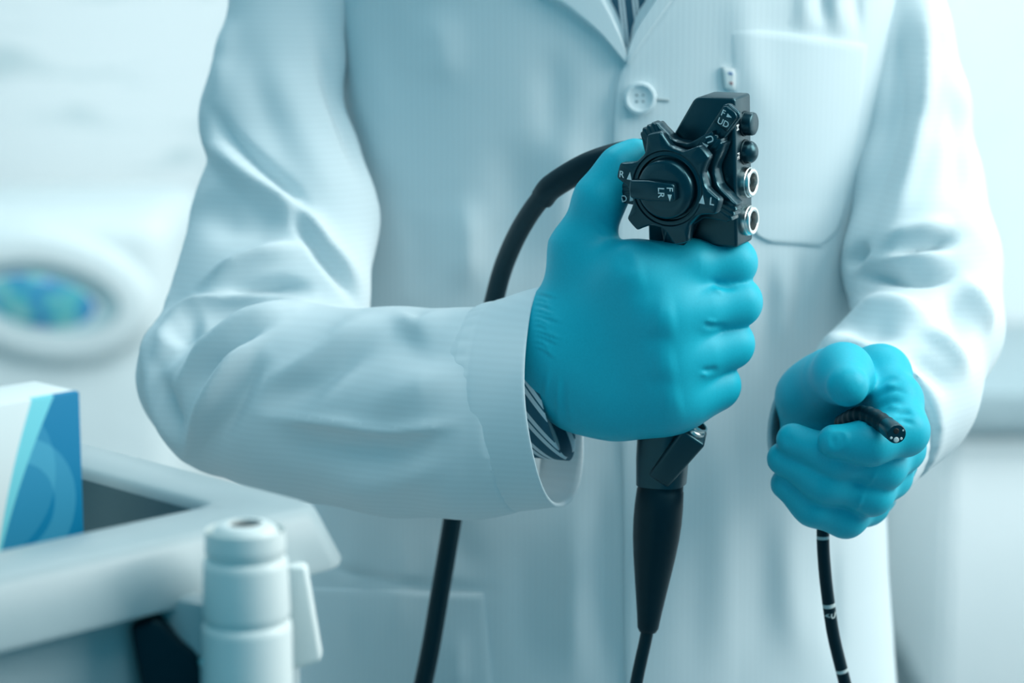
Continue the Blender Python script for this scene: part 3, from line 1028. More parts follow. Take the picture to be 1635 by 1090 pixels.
# ------------------------------------------------------------------ endoscope
YS = 0.018
scope = thing('endoscope', 'black flexible endoscope with lobed control wheels, held in both gloved hands', 'endoscope', W(1055, 770, YS))
YAW = math.radians(29.0); TILT = math.radians(4.5)
HO = W(1119, 279, YS)
SP = mpp(HO)
ea = np.array([math.cos(YAW), -math.sin(YAW), 0.0])
n0 = np.array([-math.sin(YAW), -math.cos(YAW), 0.0])
ez = np.array([0, 0, 1.0])
en = n0 * math.cos(TILT) - ez * math.sin(TILT)
ev = ez * math.cos(TILT) + n0 * math.sin(TILT)
def L(V):
    """scope frame (a, v, n) in photo pixels -> world"""
    V = np.asarray(V, float)
    return HO + SP * (V[:, 0:1] * ea + V[:, 1:2] * ev + V[:, 2:3] * en)

def arc(cx, cy, r, a0, a1, n):
    return [(cx + r * math.cos(math.radians(a0 + (a1 - a0) * i / n)), cy + r * math.sin(math.radians(a0 + (a1 - a0) * i / n))) for i in range(n + 1)]
poly = [(83, -104), (83, 133)] + arc(26, 113, 20, 90, 152, 6) + [(-30, 62), (-64, 20), (-72, -20), (-72, -104)]
V, Fc = prism(poly, -13, 50, 5.0, 3)
body_ = obj('control_body', L(V), Fc, M_black, scope, auto=35)

# lower grip, hidden in the fist for most of its length
def super_loft(rows, n=48, e=3.0):
    th = np.linspace(0, 2 * math.pi, n, endpoint=False)
    cx = np.sign(np.cos(th)) * np.abs(np.cos(th)) ** (2 / e)
    sx = np.sign(np.sin(th)) * np.abs(np.sin(th)) ** (2 / e)
    V = []
    for c, hw, hd in rows:
        V.append(c + cx[:, None] * hw * np.array([0.94, -0.34, 0]) + sx[:, None] * hd * np.array([0.34, 0.94, 0]))
    V = np.concatenate(V); Fc = []
    for i in range(len(rows) - 1):
        for j in range(n):
            k = (j + 1) % n
            Fc.append((i * n + j, i * n + k, (i + 1) * n + k, (i + 1) * n + j))
    Fc.append(tuple(range(n))[::-1]); Fc.append(tuple(range((len(rows) - 1) * n, len(rows) * n)))
    return V, Fc
rows = []
for px, py, hw, hd in [(1108, 350, 70, 36), (1106, 388, 68, 36), (1098, 430, 50, 38), (1088, 520, 42, 40), (1078, 620, 40, 40), (1062, 690, 42, 40), (1058, 730, 40, 40), (1056, 772, 38, 38)]:
    c = W(px, py, YS + 0.006); m_ = mpp(c)
    rows.append((c, hw * m_, hd * m_))
V, Fc = super_loft(rows)
obj('grip', V, Fc, M_black, scope, auto=50)

def polar(rf, n0_, n1_, bev, groove, n=288, floor_=None, cx=0, cy=0):
    """lobed wheel: rf(theta) outline, faces from n0_ to n1_ with a groove ring"""
    th = np.linspace(0, 2 * math.pi, n, endpoint=False)
    R = rf(th)
    rings = [(R - bev, n0_), (R, n0_ + bev), (R, n1_ - bev), (R - bev * 0.35, n1_ - bev * 0.3), (R - bev * 1.1, n1_)]
    for g, h in groove:
        rings.append((np.full(n, g), h))
    V = []
    for r, h in rings:
        V.append(np.stack([cx + r * np.cos(th), cy + r * np.sin(th), np.full(n, h)], 1))
    V = np.concatenate(V); Fc = []
    for i in range(len(rings) - 1):
        for j in range(n):
            k = (j + 1) % n
            Fc.append((i * n + j, i * n + k, (i + 1) * n + k, (i + 1) * n + j))
    Fc.append(tuple(range(n))[::-1]); Fc.append(tuple(range((len(rings) - 1) * n, len(rings) * n)))
    return V, Fc

def lobes(R, depth, count, phase, lo_=0.10, hi_=0.85, ridge=0.0):
    def f(th):
        c = 0.5 - 0.5 * np.cos(count * (th - math.radians(phase)))
        t = np.clip((c - lo_) / (1 - lo_), 0, 1)
        s_ = 1 - (1 - t) ** 1.9
        s_ = s_ * np.clip(t / 0.18, 0, 1) ** 0.5
        r = R - depth * s_
        if ridge:
            r = r + ridge * np.cos(th * 72) * (1 - np.clip(t * 5, 0, 1))
        return r
    return f
# up/down wheel behind, five lobes with ridged tips
V, Fc = polar(lobes(103, 36, 5, 48, 0.10, 0.80, 2.0), 56, 86, 4, [(58, 86), (56, 90), (40, 90)], 360)
ud = obj('angulation_wheel', L(V), Fc, M_wheel, scope, auto=40)
# left/right wheel in front, six smooth lobes
V, Fc = polar(lobes(89, 24, 6, 44, 0.12, 0.90), 104, 126, 5, [(60, 126), (58, 123.5), (54, 123.5), (52, 125), (50, 118), (20, 118)], 288)
lr = obj('angulation_wheel', L(V), Fc, M_wheel, scope, auto=40, label='front control wheel with six lobes')
V, Fc = lathe(L(np.array([[0, 0, 50.0]]))[0], en, [(0, 30 * SP), (60 * SP, 30 * SP)], 32)
obj('wheel_hub', V, Fc, M_matt, scope)
# brake knob with its grip bar
kn = L(np.array([[0, 0, 116.0]]))[0]
V1, F1 = lathe(kn, en, [(0, 47 * SP), (14 * SP, 47.5 * SP), (20 * SP, 45.5 * SP), (23 * SP, 42 * SP), (24 * SP, 30 * SP), (24.5 * SP, 4 * SP)], 64)
knob = obj('brake_knob', V1, F1, M_wheel, scope, auto=40)
V, Fc = prism([(-51, -13), (-53, 0), (-51, 15), (-20, 16), (24, 13), (26, -14), (-20, -16)], 130, 154, 4, 3)
obj('grip_bar', L(V), Fc, M_wheel, knob, auto=40)

# brake lever above the wheels
d_ = np.array([80.0, 106.0]); d_ /= np.linalg.norm(d_); p_ = np.array([-d_[1], d_[0]])
def bar_poly(r0, r1, w0_, w1_, c=4):
    out = []
    for r, w in ((r0, -w0_), (r1 - c, -w1_), (r1, -w1_ + c), (r1, w1_ - c), (r1 - c, w1_), (r0, w0_)):
        out.append(tuple(d_ * r + p_ * w))
    return out
V, Fc = prism(bar_poly(20, 152, 13, 16.5, 6), 60, 74, 3, 2)
lever = obj('brake_lever', L(V), Fc, M_wheel, scope, auto=40)
V, Fc = prism(bar_poly(116, 150, 14, 14.5, 5), 73, 80, 3, 2)
obj('lever_pad', L(V), Fc, M_wheel, lever, auto=40)

# buttons and valve ports on the narrow face
def on_side(v, n):
    return L(np.array([[83.0, v, n]]))[0]
def side_lathe(name, v, n, prof, mat, parent, start=-1.0, seg=40, label=None):
    V, Fc = lathe(on_side(v, n) + ea * start * SP, ea, [(h * SP, r * SP) for h, r in prof], seg)
    return obj(name, V, Fc, mat, parent, auto=40, label=label)
side_lathe('button_collar', 88, 13, [(0, 20), (2.5, 20), (3.5, 18.5)], M_matt, body_)
side_lathe('button_collar', 43, 13, [(0, 20), (2.5, 20), (3.5, 18.5)], M_matt, body_)
side_lathe('button', 88, 13, [(0, 18.5), (14, 18.5), (17, 17.5), (18.5, 15), (18.8, 3)], M_black, scope, label='flat topped round button')
side_lathe('button', 43, 13, [(0, 18)] + [(8 + 14 * math.sin(a), 18 * math.cos(a)) for a in np.linspace(0, 1.45, 10)], M_black, scope, label='domed round button')
for v in (-5, -66):
    vp = side_lathe('valve_port', v, 14, [(0, 24), (3, 24.5), (9, 24), (10, 22.5), (14, 22.5), (15.2, 21.5), (15.5, 20), (15.5, 16.5), (14.5, 15.2), (2, 14.5)], M_chrome, scope)
    side_lathe('port_bore', v, 14, [(1.5, 14.6), (4, 14.6), (4.2, 3)], M_dark, vp)
    side_lathe('valve_stem', v, 14, [(4, 5), (8, 5), (9, 3)], M_bezel0, vp)

# lettering
def glyph(txt, size):
    cu = bpy.data.curves.new('lettering', 'FONT')
    cu.body = txt; cu.size = size; cu.align_x = 'CENTER'; cu.align_y = 'CENTER'
    cu.offset = 0.012 * size
    cu.resolution_u = 4
    o = bpy.data.objects.new('lettering', cu)
    COL.objects.link(o)
    bpy.context.view_layer.update()
    me = bpy.data.meshes.new_from_object(o.evaluated_get(bpy.context.evaluated_depsgraph_get()))
    V = np.array([v.co[:] for v in me.vertices]); Fc = [list(p.vertices) for p in me.polygons]
    bpy.data.objects.remove(o, do_unlink=True)
    bpy.data.curves.remove(cu); bpy.data.meshes.remove(me)
    return V[:, :2], Fc
def tri(c, r):
    return np.array([(c[0], c[1] + r), (c[0] - r * 0.62, c[1] - r * 0.8), (c[0] + r * 0.62, c[1] - r * 0.8)]), [[0, 1, 2]]
def rot2(V, deg):
    c, s_ = math.cos(math.radians(deg)), math.sin(math.radians(deg))
    return np.stack([V[:, 0] * c - V[:, 1] * s_, V[:, 0] * s_ + V[:, 1] * c], 1)
def put(parent, items, a, v, n, rot, face='n', name='lettering'):
    Vs = []; Fs = []; k = 0
    for V2, F2 in items:
        Vs.append(V2); Fs += [[i + k for i in f] for f in F2]; k += len(V2)
    V2 = rot2(np.concatenate(Vs), rot)
    if face == 'n':
        P = L(np.column_stack([a + V2[:, 0], v + V2[:, 1], np.full(len(V2), n)]))
    else:      # on the narrow face: text runs along -n
        P = L(np.column_stack([np.full(len(V2), a), v + V2[:, 1], n - V2[:, 0]]))
    me_o = obj(name, P, Fs, M_white, parent, smooth=False)
    return me_o
def shift(g, dx, dy):
    return g[0] + np.array([dx, dy]), g[1]
put(lr, [shift(glyph('R', 15), -8, 0), tri((6, 0), 7)], -70, 17, 126.4, -8)
put(lr, [shift(glyph('L', 17), 9, 0), tri((-7, 0), 8)], 67, -15, 126.4, -8)
put(ud, [shift(glyph('D', 15), -7, 0), tri((6, 0), 7)], -88, -27, 86.4, 14)
put(ud, [glyph('U', 17), shift((rot2(tri((0, 0), 6)[0], -60), [[0, 1, 2]]), -6, 12)], 57, 74, 86.4, 110)
put(knob, [shift(glyph('F', 15), -6, 8), shift((rot2(tri((0, 0), 6)[0], -90), [[0, 1, 2]]), 7, 8), shift(glyph('LR', 15), 0, -7)], 10, -1, 154.5, -90)
put(lever, [shift(glyph('F', 14), -6, 7), shift((rot2(tri((0, 0), 5)[0], -90), [[0, 1, 2]]), 5, 7), shift(glyph('UD', 14), 0, -7)], d_[0] * 132, d_[1] * 132, 80.5, -24)
put(body_, [glyph('M', 14)], 83.5, 86, 41, -90, 'a')
put(body_, [glyph('FE', 12)], 83.5, 41, 40, -90, 'a')

# side channel with its steel ring
ch0 = W(1062, 748, YS - 0.002); ch1 = W(1108, 690, YS - 0.010)
ax_ = ch1 - ch0; ln = np.linalg.norm(ax_)
u_, v2_, a3 = frame_from(ax_, (0, 1, 0))
V, Fc = box(34 * SP, 44 * SP, 1.0, 0.0)
pts = []
for x, y, z in V:
    t = z + 0.5
    hw = (19 + 4 * t) * SP; hd = (24 + 2 * t) * SP
    pts.append(ch0 + a3 * (t * (ln + 3 * SP) - (1 - t) * 16 * SP) + u_ * (np.sign(x) * hw) + v2_ * (np.sign(y) * hd))
bm = bmesh.new()
bv = [bm.verts.new(p) for p in pts]
for f in Fc:
    bm.faces.new([bv[i] for i in f])
bmesh.ops.recalc_face_normals(bm, faces=list(bm.faces))
bmesh.ops.bevel(bm, geom=list(bm.edges), offset=5 * SP, segments=3, affect='EDGES', profile=0.5)
bm.verts.index_update()
V, Fc = bm_arrays(bm)
chan = obj('side_channel', V, Fc, M_black, scope, auto=40)
top = ch0 + a3 * ln
V, Fc = lathe(top + a3 * 2 * SP, a3, [(0, 17 * SP), (6 * SP, 16 * SP), (8 * SP, 13 * SP), (11 * SP, 13 * SP), (13 * SP, 15 * SP), (15 * SP, 14.5 * SP), (15 * SP, 11.5 * SP), (7 * SP, 11 * SP), (7 * SP, 2 * SP)], 36)
obj('steel_ring', V, Fc, M_chrome, chan, auto=40)
V, Fc = lathe(top + a3 * 8.2 * SP, a3, [(0, 11 * SP), (1.2 * SP, 10.8 * SP), (1.3 * SP, 2 * SP)], 24)
obj('channel_bore', V, Fc, M_dark, chan)

# tapered strain relief and insertion tube
b0 = W(1056, 764, YS + 0.006); b1 = W(1034, 1008, YS + 0.004)
bl = np.linalg.norm(b1 - b0)
prof = [(0.0, 37), (0.07, 37.5), (0.075, 38.5), (0.18, 40), (0.28, 40), (0.38, 38.5), (0.5, 35), (0.62, 30.5), (0.75, 25.5), (0.88, 20.5), (0.975, 17.5), (0.985, 16), (1.0, 14)]
V, Fc = lathe(b0, b1 - b0, [(t * bl, r * SP) for t, r in prof], 48)
obj('strain_relief', V, Fc, M_matt, scope, auto=50)
path = [W(1036, 990, YS + 0.004), W(1031, 1020, YS + 0.004), W(1016, 1090, YS + 0.004), W(1002, 1180, YS + 0.004), W(1010, 1380, 0.03), W(1080, 1580, 0.03), W(1200, 1650, 0.03),
        W(1330, 1560, 0.04), W(1378, 1350, 0.045), W(1372, 1190, 0.045), W(1349, 1090, 0.040), W(1332, 1020, 0.038), W(1324, 970, 0.036), W(1317, 910, 0.034), W(1314, 850, 0.034), W(1318, 780, 0.036), W(1330, 715, 0.032), W(1344, 682, 0.014), W(1362, 668, 0.000)]
path = catmull(path, 12)
V, Fc = sweep(path, 10.6 * SP, 20)
ins = obj('insertion_tube', V, Fc, M_matt, scope)
# printed depth marks
pp = project(path)
def mark(y0, y1, r, mat=M_white):
    sel = [i for i in range(len(path)) if y0 <= pp[i, 1] <= y1 and pp[i, 0] > 1300 and i > len(path) // 2]
    a = max(sel[0] - 1, 0); b = min(sel[-1] + 1, len(path) - 1)
    sub = path[a:b + 1]
    s_ = pp[a:b + 1, 1]
    o_ = np.argsort(s_)
    q = np.linspace(y0, y1, 6)
    sub2 = np.stack([np.interp(q, s_[o_], sub[o_, k]) for k in range(3)], 1)
    V, Fc = sweep(sub2, r * SP, 20, False)
    return obj('depth_mark', V, Fc, mat, ins)
M_mark = material('grey_white_print', (0.50, 0.58, 0.58), 0.6); add_noise(M_mark, 400, (0.45, 0.53, 0.53), (0.55, 0.63, 0.63))
mark(855, 860, 10.75, M_mark); mark(962, 968, 10.75, M_mark); mark(1067, 1072, 10.75, M_mark)
g = glyph('20', 19)
gv = rot2(g[0], -12)
c2 = np.array([1324.0, 978.0])
P = []
pc = np.array([np.interp(978, pp[len(path) // 2:, 1][::-1], path[len(path) // 2:, k][::-1]) for k in range(3)])
for x, y in gv:
    xx = np.clip(x * 1.0, -9.8, 9.8)
    P.append(pc + RT * xx * SP + UP * y * SP + np.array([0, -1, 0]) * math.sqrt(max(10.9 ** 2 - xx ** 2, 0.5)) * SP)
obj('lettering', np.array(P), g[1], M_mark, ins, smooth=False)

# ribbed bending section and tip
bp_ = catmull([W(1346, 676, 0.010), W(1360, 668, 0.000), W(1378, 662, -0.010), W(1398, 668, -0.020), W(1416, 680, -0.030), W(1424, 686, -0.035)], 10)
ds = np.concatenate([[0], np.cumsum(np.linalg.norm(np.diff(bp_, axis=0), axis=1))])
rr = 14.6 + 0.7 * np.cos(ds / ds[-1] * 2 * math.pi * 9)
V, Fc = sweep(bp_, rr * SP, 28)
obj('bending_section', V, Fc, M_matt, scope)
t0 = W(1417, 681, -0.0315); t1 = W(1432, 693, -0.047)
ta = t1 - t0; tl = np.linalg.norm(ta)
V, Fc = lathe(t0, ta, [(0, 14.5 * SP), (0.2 * tl, 15.4 * SP), (0.93 * tl, 15.4 * SP), (tl, 14.2 * SP), (tl * 1.001, 3 * SP)], 40)
tip = obj('distal_tip', V, Fc, M_black, scope, auto=40)
fu, fv, fa = frame_from(ta)
def on_tip(x, y, r, mat, name, h=0.25):
    c = t0 + ta * 1.001 + fu * x * SP + fv * y * SP
    V, Fc = lathe(c, fa, [(0, r * SP), (h * SP, r * SP), ((h + 0.3) * SP, r * 0.7 * SP), ((h + 0.3) * SP, 0.1 * SP)], 20)
    return obj(name, V, Fc, mat, tip)
M_lens = material('glass_lens', (0.55, 0.66, 0.66), 0.1, 0, 0.8); add_noise(M_lens, 200, (0.5, 0.6, 0.6), (0.6, 0.7, 0.7))
def tip_uv(px, py):
    # position on the end face for a spot seen at this pixel
    d = RT * ((px - 817.5) / F) + UP * ((545.0 - py) / F) + FW
    q = t0 + ta * 1.001
    t = ((q - CAM) @ fa) / (d @ fa)
    r = CAM + d * t - q
    return (r @ fu) / SP, (r @ fv) / SP
cx_, cy_ = project((t0 + ta)[None])[0]
on_tip(*tip_uv(cx_ - 1, cy_ - 5), 4.6, M_dark, 'channel_opening')
on_tip(*tip_uv(cx_ - 1, cy_ + 9), 4.4, M_lens, 'lens')
on_tip(*tip_uv(cx_ - 9, cy_ + 6), 2.2, M_lens, 'lens')
on_tip(*tip_uv(cx_ + 7, cy_ + 7), 2.2, M_lens, 'lens')
on_tip(*tip_uv(cx_ + 10, cy_ - 6), 1.5, M_lens, 'lens')

# thick light-guide cable
cb = catmull([W(1050, 244, 0.046), W(1004, 246, 0.052), W(940, 264, 0.062), W(884, 296, 0.074), W(840, 350, 0.092), W(806, 420, 0.112), W(784, 500, 0.124), W(762, 600, 0.136), W(742, 710, 0.138), W(724, 820, 0.134), W(702, 950, 0.126), W(676, 1090, 0.118)]
             + [np.array(q) for q in [(-0.075, 0.11, 0.78), (-0.10, 0.09, 0.55), (-0.12, 0.06, 0.28), (-0.13, 0.02, 0.09), (-0.12, -0.06, 0.0065), (0.0, -0.16, 0.0065), (0.25, -0.20, 0.0065), (0.6, -0.10, 0.0065), (0.95, 0.25, 0.0065)]], 12)
V, Fc = sweep(cb, 17.0 * SP, 24)
obj('light_guide_cable', V, Fc, M_matt, scope)
sr = catmull([W(1056, 244, 0.044), W(1004, 246, 0.052), W(940, 264, 0.062), W(884, 296, 0.074), W(866, 316, 0.080)], 12)
V, Fc = sweep(sr, np.linspace(24, 20.5, len(sr)) * SP, 28)
obj('cable_sleeve', V, Fc, M_matt, scope, auto=50)

# ------------------------------------------------------------------ instrument cart
TZ = 1.067
def on_plane(px, py, z):
    d = RT * ((px - 817.5) / F) + UP * ((545.0 - py) / F) + FW
    t = (z - CAM[2]) / d[2]
    return CAM + d * t
CC = on_plane(524, 803, TZ)
E1 = on_plane(140, 706, TZ) - CC; E1[2] = 0; E1 /= np.linalg.norm(E1)     # away along the far edge
E2 = on_plane(0, 918, TZ) - CC; E2[2] = 0; E2 /= np.linalg.norm(E2)       # towards the camera along the near edge
bis = E1 + E2; bis /= np.linalg.norm(bis)
perp = np.array([-bis[1], bis[0], 0.0])
if perp @ E1 < 0:
    perp = -perp
E1 = (bis + perp) / math.sqrt(2); E2 = (bis - perp) / math.sqrt(2)
def T(a, b, z):
    """cart frame: a along the far edge, b along the near edge, from the visible corner"""
    return CC + E1 * a + E2 * b + np.array([0, 0, z - TZ])
LA, LB = 0.46, 0.44
cart = thing('equipment_cart', 'pale grey plastic equipment cart with a recessed top tray', 'cart', T(LA / 2, LB / 2, 0.0))

def rrect(a0, a1, b0, b1, r, n=6):
    out = []
    for (ca, cb_, s0) in ((a1 - r, b1 - r, 0), (a0 + r, b1 - r, 90), (a0 + r, b0 + r, 180), (a1 - r, b0 + r, 270)):
        for i in range(n + 1):
            t = math.radians(s0 + 90 * i / n)
            out.append((ca + r * math.cos(t), cb_ + r * math.sin(t)))
    return out
def loft_rects(rows, cap_end=True):
    V = []; n = None
    for (a0, a1, b0, b1, r, z) in rows:
        p = rrect(a0, a1, b0, b1, r)
        n = len(p)
        V += [T(a, b, z) for a, b in p]
    Fc = []
    for i in range(len(rows) - 1):
        for j in range(n):
            k = (j + 1) % n
            Fc.append((i * n + j, i * n + k, (i + 1) * n + k, (i + 1) * n + j))
    if cap_end:
        Fc.append(tuple(range((len(rows) - 1) * n, len(rows) * n)))
    return np.array(V), Fc
RM = 0.036
rows = [(0.004, LA - .004, 0.004, LB - .004, 0.012, TZ - 0.0255),
        (-0.008, LA + .008, -0.008, LB + .008, 0.016, TZ - 0.027),
        (-0.0085, LA + .0085, -0.0085, LB + .0085, 0.016, TZ - 0.0245),
        (-0.001, LA + .001, -0.001, LB + .001, 0.013, TZ - 0.006),
        (0.001, LA - .001, 0.001, LB - .001, 0.012, TZ - 0.002),
        (0.005, LA - .005, 0.005, LB - .005, 0.010, TZ),
        (RM - .004, LA - RM + .004, RM - .004, LB - RM + .004, 0.010, TZ),
        (RM, LA - RM, RM, LB - RM, 0.008, TZ - 0.002),
        (RM + .0005, LA - RM - .0005, RM + .0005, LB - RM - .0005, 0.008, TZ - 0.005)]
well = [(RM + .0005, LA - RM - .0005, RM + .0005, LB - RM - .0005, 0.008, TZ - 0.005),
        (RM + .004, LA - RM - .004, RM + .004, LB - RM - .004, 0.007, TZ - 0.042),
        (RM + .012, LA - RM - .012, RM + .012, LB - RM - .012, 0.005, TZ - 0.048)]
M_well = material('shade_toned_tray_well', (0.10, 0.17, 0.19), 0.5, 0, 0.3)  # shade of the recess put into the colour, no separate liner
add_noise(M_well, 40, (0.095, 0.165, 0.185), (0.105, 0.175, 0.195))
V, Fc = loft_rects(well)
obj('tray_well', V, Fc, M_well, cart, auto=60, label='sunken well of the tray, its shade put into a darker grey')
V, Fc = loft_rects(rows, False)
tray = obj('tray', V, Fc, M_cart, cart, auto=60)
rows = [(0.010, LA - .010, 0.010, LB - .010, 0.015, 0.14), (0.005, LA - .005, 0.005, LB - .005, 0.015, 0.15), (0.005, LA - .005, 0.005, LB - .005, 0.015, TZ - 0.024)]
V, Fc = loft_rects(rows, False)
obj('cabinet', V, Fc, M_cart, cart, auto=60)
for a in (0.07, LA - 0.07):
    for b in (0.07, LB - 0.07):
        V1, F1 = lathe(T(a, b, 0.08), (0, 0, 1), [(0, 0.012), (0.065, 0.012)], 16)
        V2, F2 = lathe(T(a, b, 0.04) + np.array([-0.012, 0, 0]), (1, 0, 0), [(0, 0.036), (0.003, 0.040), (0.021, 0.040), (0.024, 0.036)], 24)
        V3, F3 = box(0.034, 0.05, 0.008, 0.002)
        V, Fc = merge((V1, F1), (V2, F2), (V3 + T(a, b, 0.083), F3))
        obj('caster', V, Fc, M_matt, cart, auto=40)

# white post in front of the corner, with grooves and a hole in its rounded top
pt = on_plane(391, 836, 1.078)
d_post = float((pt - CAM) @ FW)
ps = d_post / F
prof = [(0.0, 0.0)]
R_ = 66 * ps
Zt = pt[2]
def pz(py):
    # height of the post surface seen at this row
    q = W(391, py, pt[1] - R_)
    return q[2]
zg1, zg2 = pz(905), pz(1008)
prof = [(0.0, R_ * 1.10), (zg2 - 0.004, R_ * 1.10), (zg2 - 0.0012, R_ * 1.08), (zg2 - 0.0003, R_ * 1.0), (zg2 + 0.0007, R_ * 1.0), (zg2 + 0.0015, R_ * 1.05), (zg2 + 0.004, R_ * 1.065),
        (zg1 - 0.004, R_ * 1.03), (zg1 - 0.0012, R_ * 1.01), (zg1 - 0.0003, R_ * 0.93), (zg1 + 0.0007, R_ * 0.93), (zg1 + 0.0015, R_ * 0.975), (zg1 + 0.005, R_ * 0.985), (zg1 + 0.011, R_ * 0.955),
        (Zt - 0.0075, R_ * 0.90), (Zt - 0.0035, R_ * 0.82), (Zt - 0.0012, R_ * 0.73), (Zt, R_ * 0.62), (Zt + 0.0004, R_ * 0.42), (Zt - 0.001, R_ * 0.39), (Zt - 0.012, R_ * 0.38)]
z0p = 0.86
prof = [(z - z0p, r) for z, r in prof if z >= z0p]
prof = [(0.0, R_ * 1.09)] + prof
V, Fc = lathe((pt[0], pt[1], z0p), (0, 0, 1), prof, 56, True, False)
post = obj('post', V, Fc, M_post, cart, auto=50)
V, Fc = lathe((pt[0], pt[1], Zt - 0.006), (0, 0, 1), [(0, R_ * 0.33), (0.0052, R_ * 0.40), (0.0053, R_ * 0.05)], 24)
obj('socket_hole', V, Fc, M_dark, post)
# bracket tying the post to the cart, black hook and bolt below the rim
def slabby(p, q, w, t, mat, name, parent, z0, z1, bev=0.002):
    """upright plate from p to q"""
    a = np.asarray(q, float) - np.asarray(p, float); a[2] = 0
    ln_ = np.linalg.norm(a); a /= ln_
    nrm = np.array([-a[1], a[0], 0])
    V, Fc = box(ln_, t, z1 - z0, bev)
    c = (np.asarray(p) + np.asarray(q)) / 2
    return obj(name, np.array([np.array([c[0], c[1], (z0 + z1) / 2]) + a * x + nrm * y + np.array([0, 0, z]) for x, y, z in V]), Fc, mat, parent, auto=40)
slabby((pt[0], pt[1], 0), T(0.07, 0.10, 0), 0.03, 0.014, M_cart, 'bracket', cart, z0p + 0.02, pz(985), 0.004)
# hanging side plate behind the post
yp = pt[1] + 0.05
pl = [W(452, 904, yp), W(488, 906, yp), W(513, 1052, yp), W(508, 1058, yp), W(456, 1074, yp)]
def plate(name, P, th, mat, parent, bev=0.0015):
    bm = bmesh.new()
    f = [bm.verts.new(p) for p in P]; b = [bm.verts.new(np.asarray(p) + np.array([0, th, 0])) for p in P]
    n = len(P)
    bm.faces.new(f); bm.faces.new(b[::-1])
    for i in range(n):
        j = (i + 1) % n
        bm.faces.new((f[i], b[i], b[j], f[j]))
    bmesh.ops.recalc_face_normals(bm, faces=list(bm.faces))
    if bev:
        bmesh.ops.bevel(bm, geom=list(bm.edges), offset=bev, segments=2, affect='EDGES', profile=0.5)
    bm.verts.index_update()
    V, Fc = bm_arrays(bm)
    return obj(name, V, Fc, mat, parent, auto=45)
plate('side_plate', pl, 0.010, M_post, cart)
yh = pt[1] + 0.004
hk = [W(207, 1004, yh), W(214, 998, yh), W(246, 988, yh), W(256, 996, yh), W(286, 1026, yh), W(322, 1046, yh), W(338, 1062, yh), W(336, 1084, yh), W(312, 1110, yh), W(300, 1180, yh), W(240, 1180, yh)]
hook = plate('cable_hook', hk, 0.016, M_matt, cart, 0.002)
V, Fc = lathe(W(328, 1053, yh - 0.001), (0, -1, 0), [(0, 0.0028), (0.002, 0.0028), (0.003, 0.002), (0.0031, 0.0002)], 20)
obj('bolt', V, Fc, M_chrome, cart, auto=40)

# blue and white carton standing in the tray
def box_material():
    m = material('carton_print', (0.85, 0.9, 0.9), 0.5, 0, 0.2)
    t, b = nodes(m)
    tc = t.nodes.new('ShaderNodeTexCoord')
    sp = t.nodes.new('ShaderNodeSeparateXYZ')
    t.links.new(tc.outputs['Object'], sp.inputs[0])
    def math_(op, a, b_=None, c=None):
        n_ = t.nodes.new('ShaderNodeMath'); n_.operation = op
        for i, x in enumerate((a, b_, c)):
            if x is None:
                continue
            if isinstance(x, (int, float)):
                n_.inputs[i].default_value = x
            else:
                t.links.new(x, n_.inputs[i])
        return n_.outputs[0]
    b_ = sp.outputs['X']; z_ = sp.outputs['Z']
    # curved borders of the print: distance from the visible corner as a function of height
    q = math_('DIVIDE', math_('ADD', z_, 0.002), 0.096)
    q2 = math_('MULTIPLY', q, q)
    e_blue = math_('MULTIPLY_ADD', q2, -0.0185, 0.0515)
    e_blue = math_('MULTIPLY_ADD', q, -0.0195, e_blue)
    e_cyan = math_('MULTIPLY_ADD', q2, -0.0153, 0.0492)
    e_cyan = math_('MULTIPLY_ADD', q, -0.0090, e_cyan)
    near_ = math_('LESS_THAN', sp.outputs['Y'], 0.003)
    is_blue = math_('MULTIPLY', near_, math_('LESS_THAN', b_, e_blue))
    is_cyan = math_('MULTIPLY', near_, math_('LESS_THAN', b_, e_cyan))
    # pale rings
    dx = math_('SUBTRACT', b_, 0.034); dz = math_('SUBTRACT', z_, 0.048)
    rad = math_('SQRT', math_('ADD', math_('MULTIPLY', dx, dx), math_('MULTIPLY', dz, dz)))
    ring = math_('MULTIPLY', math_('GREATER_THAN', rad, 0.019), math_('LESS_THAN', rad, 0.030))
    dx2 = math_('SUBTRACT', b_, 0.050); dz2 = math_('SUBTRACT', z_, 0.062)
    rad2 = math_('SQRT', math_('ADD', math_('MULTIPLY', dx2, dx2), math_('MULTIPLY', dz2, dz2)))
    disc = math_('LESS_THAN', rad2, 0.036)
    pale = math_('MULTIPLY', math_('ADD', math_('MULTIPLY', ring, 0.6), math_('MULTIPLY', disc, 0.4)), 0.65)
    def mix(f, a, c):
        n_ = t.nodes.new('ShaderNodeMix'); n_.data_type = 'RGBA'
        t.links.new(f, n_.inputs['Factor'])
        for k, x in (('A', a), ('B', c)):
            i = [s_ for s_ in n_.inputs if s_.name == k and s_.type == 'RGBA'][0]
            if isinstance(x, tuple):
                i.default_value = (*x, 1)
            else:
                t.links.new(x, i)
        return [s_ for s_ in n_.outputs if s_.type == 'RGBA'][0]
    blue = mix(pale, (0.002, 0.20, 0.38), (0.09, 0.42, 0.58))
    c1 = mix(is_cyan, (0.74, 0.80, 0.80), (0.18, 0.62, 0.70))
    c2_ = mix(is_blue, c1, blue)
    t.links.new(c2_, b.inputs['Base Color'])
    return m
BH = 0.094
M_carton = box_material()
# the carton's near bottom corner: its upper corner is seen at (128, 624)
bz = TZ - 0.048
bcn = on_plane(128, 624, bz + BH)
bw, bd = 0.16, 0.034
V, Fc = box(bw, bd, BH, 0.0012, 2)
V = V + np.array([bw / 2, bd / 2, BH / 2])
car = obj('carton', V, Fc, M_carton, None, auto=40)
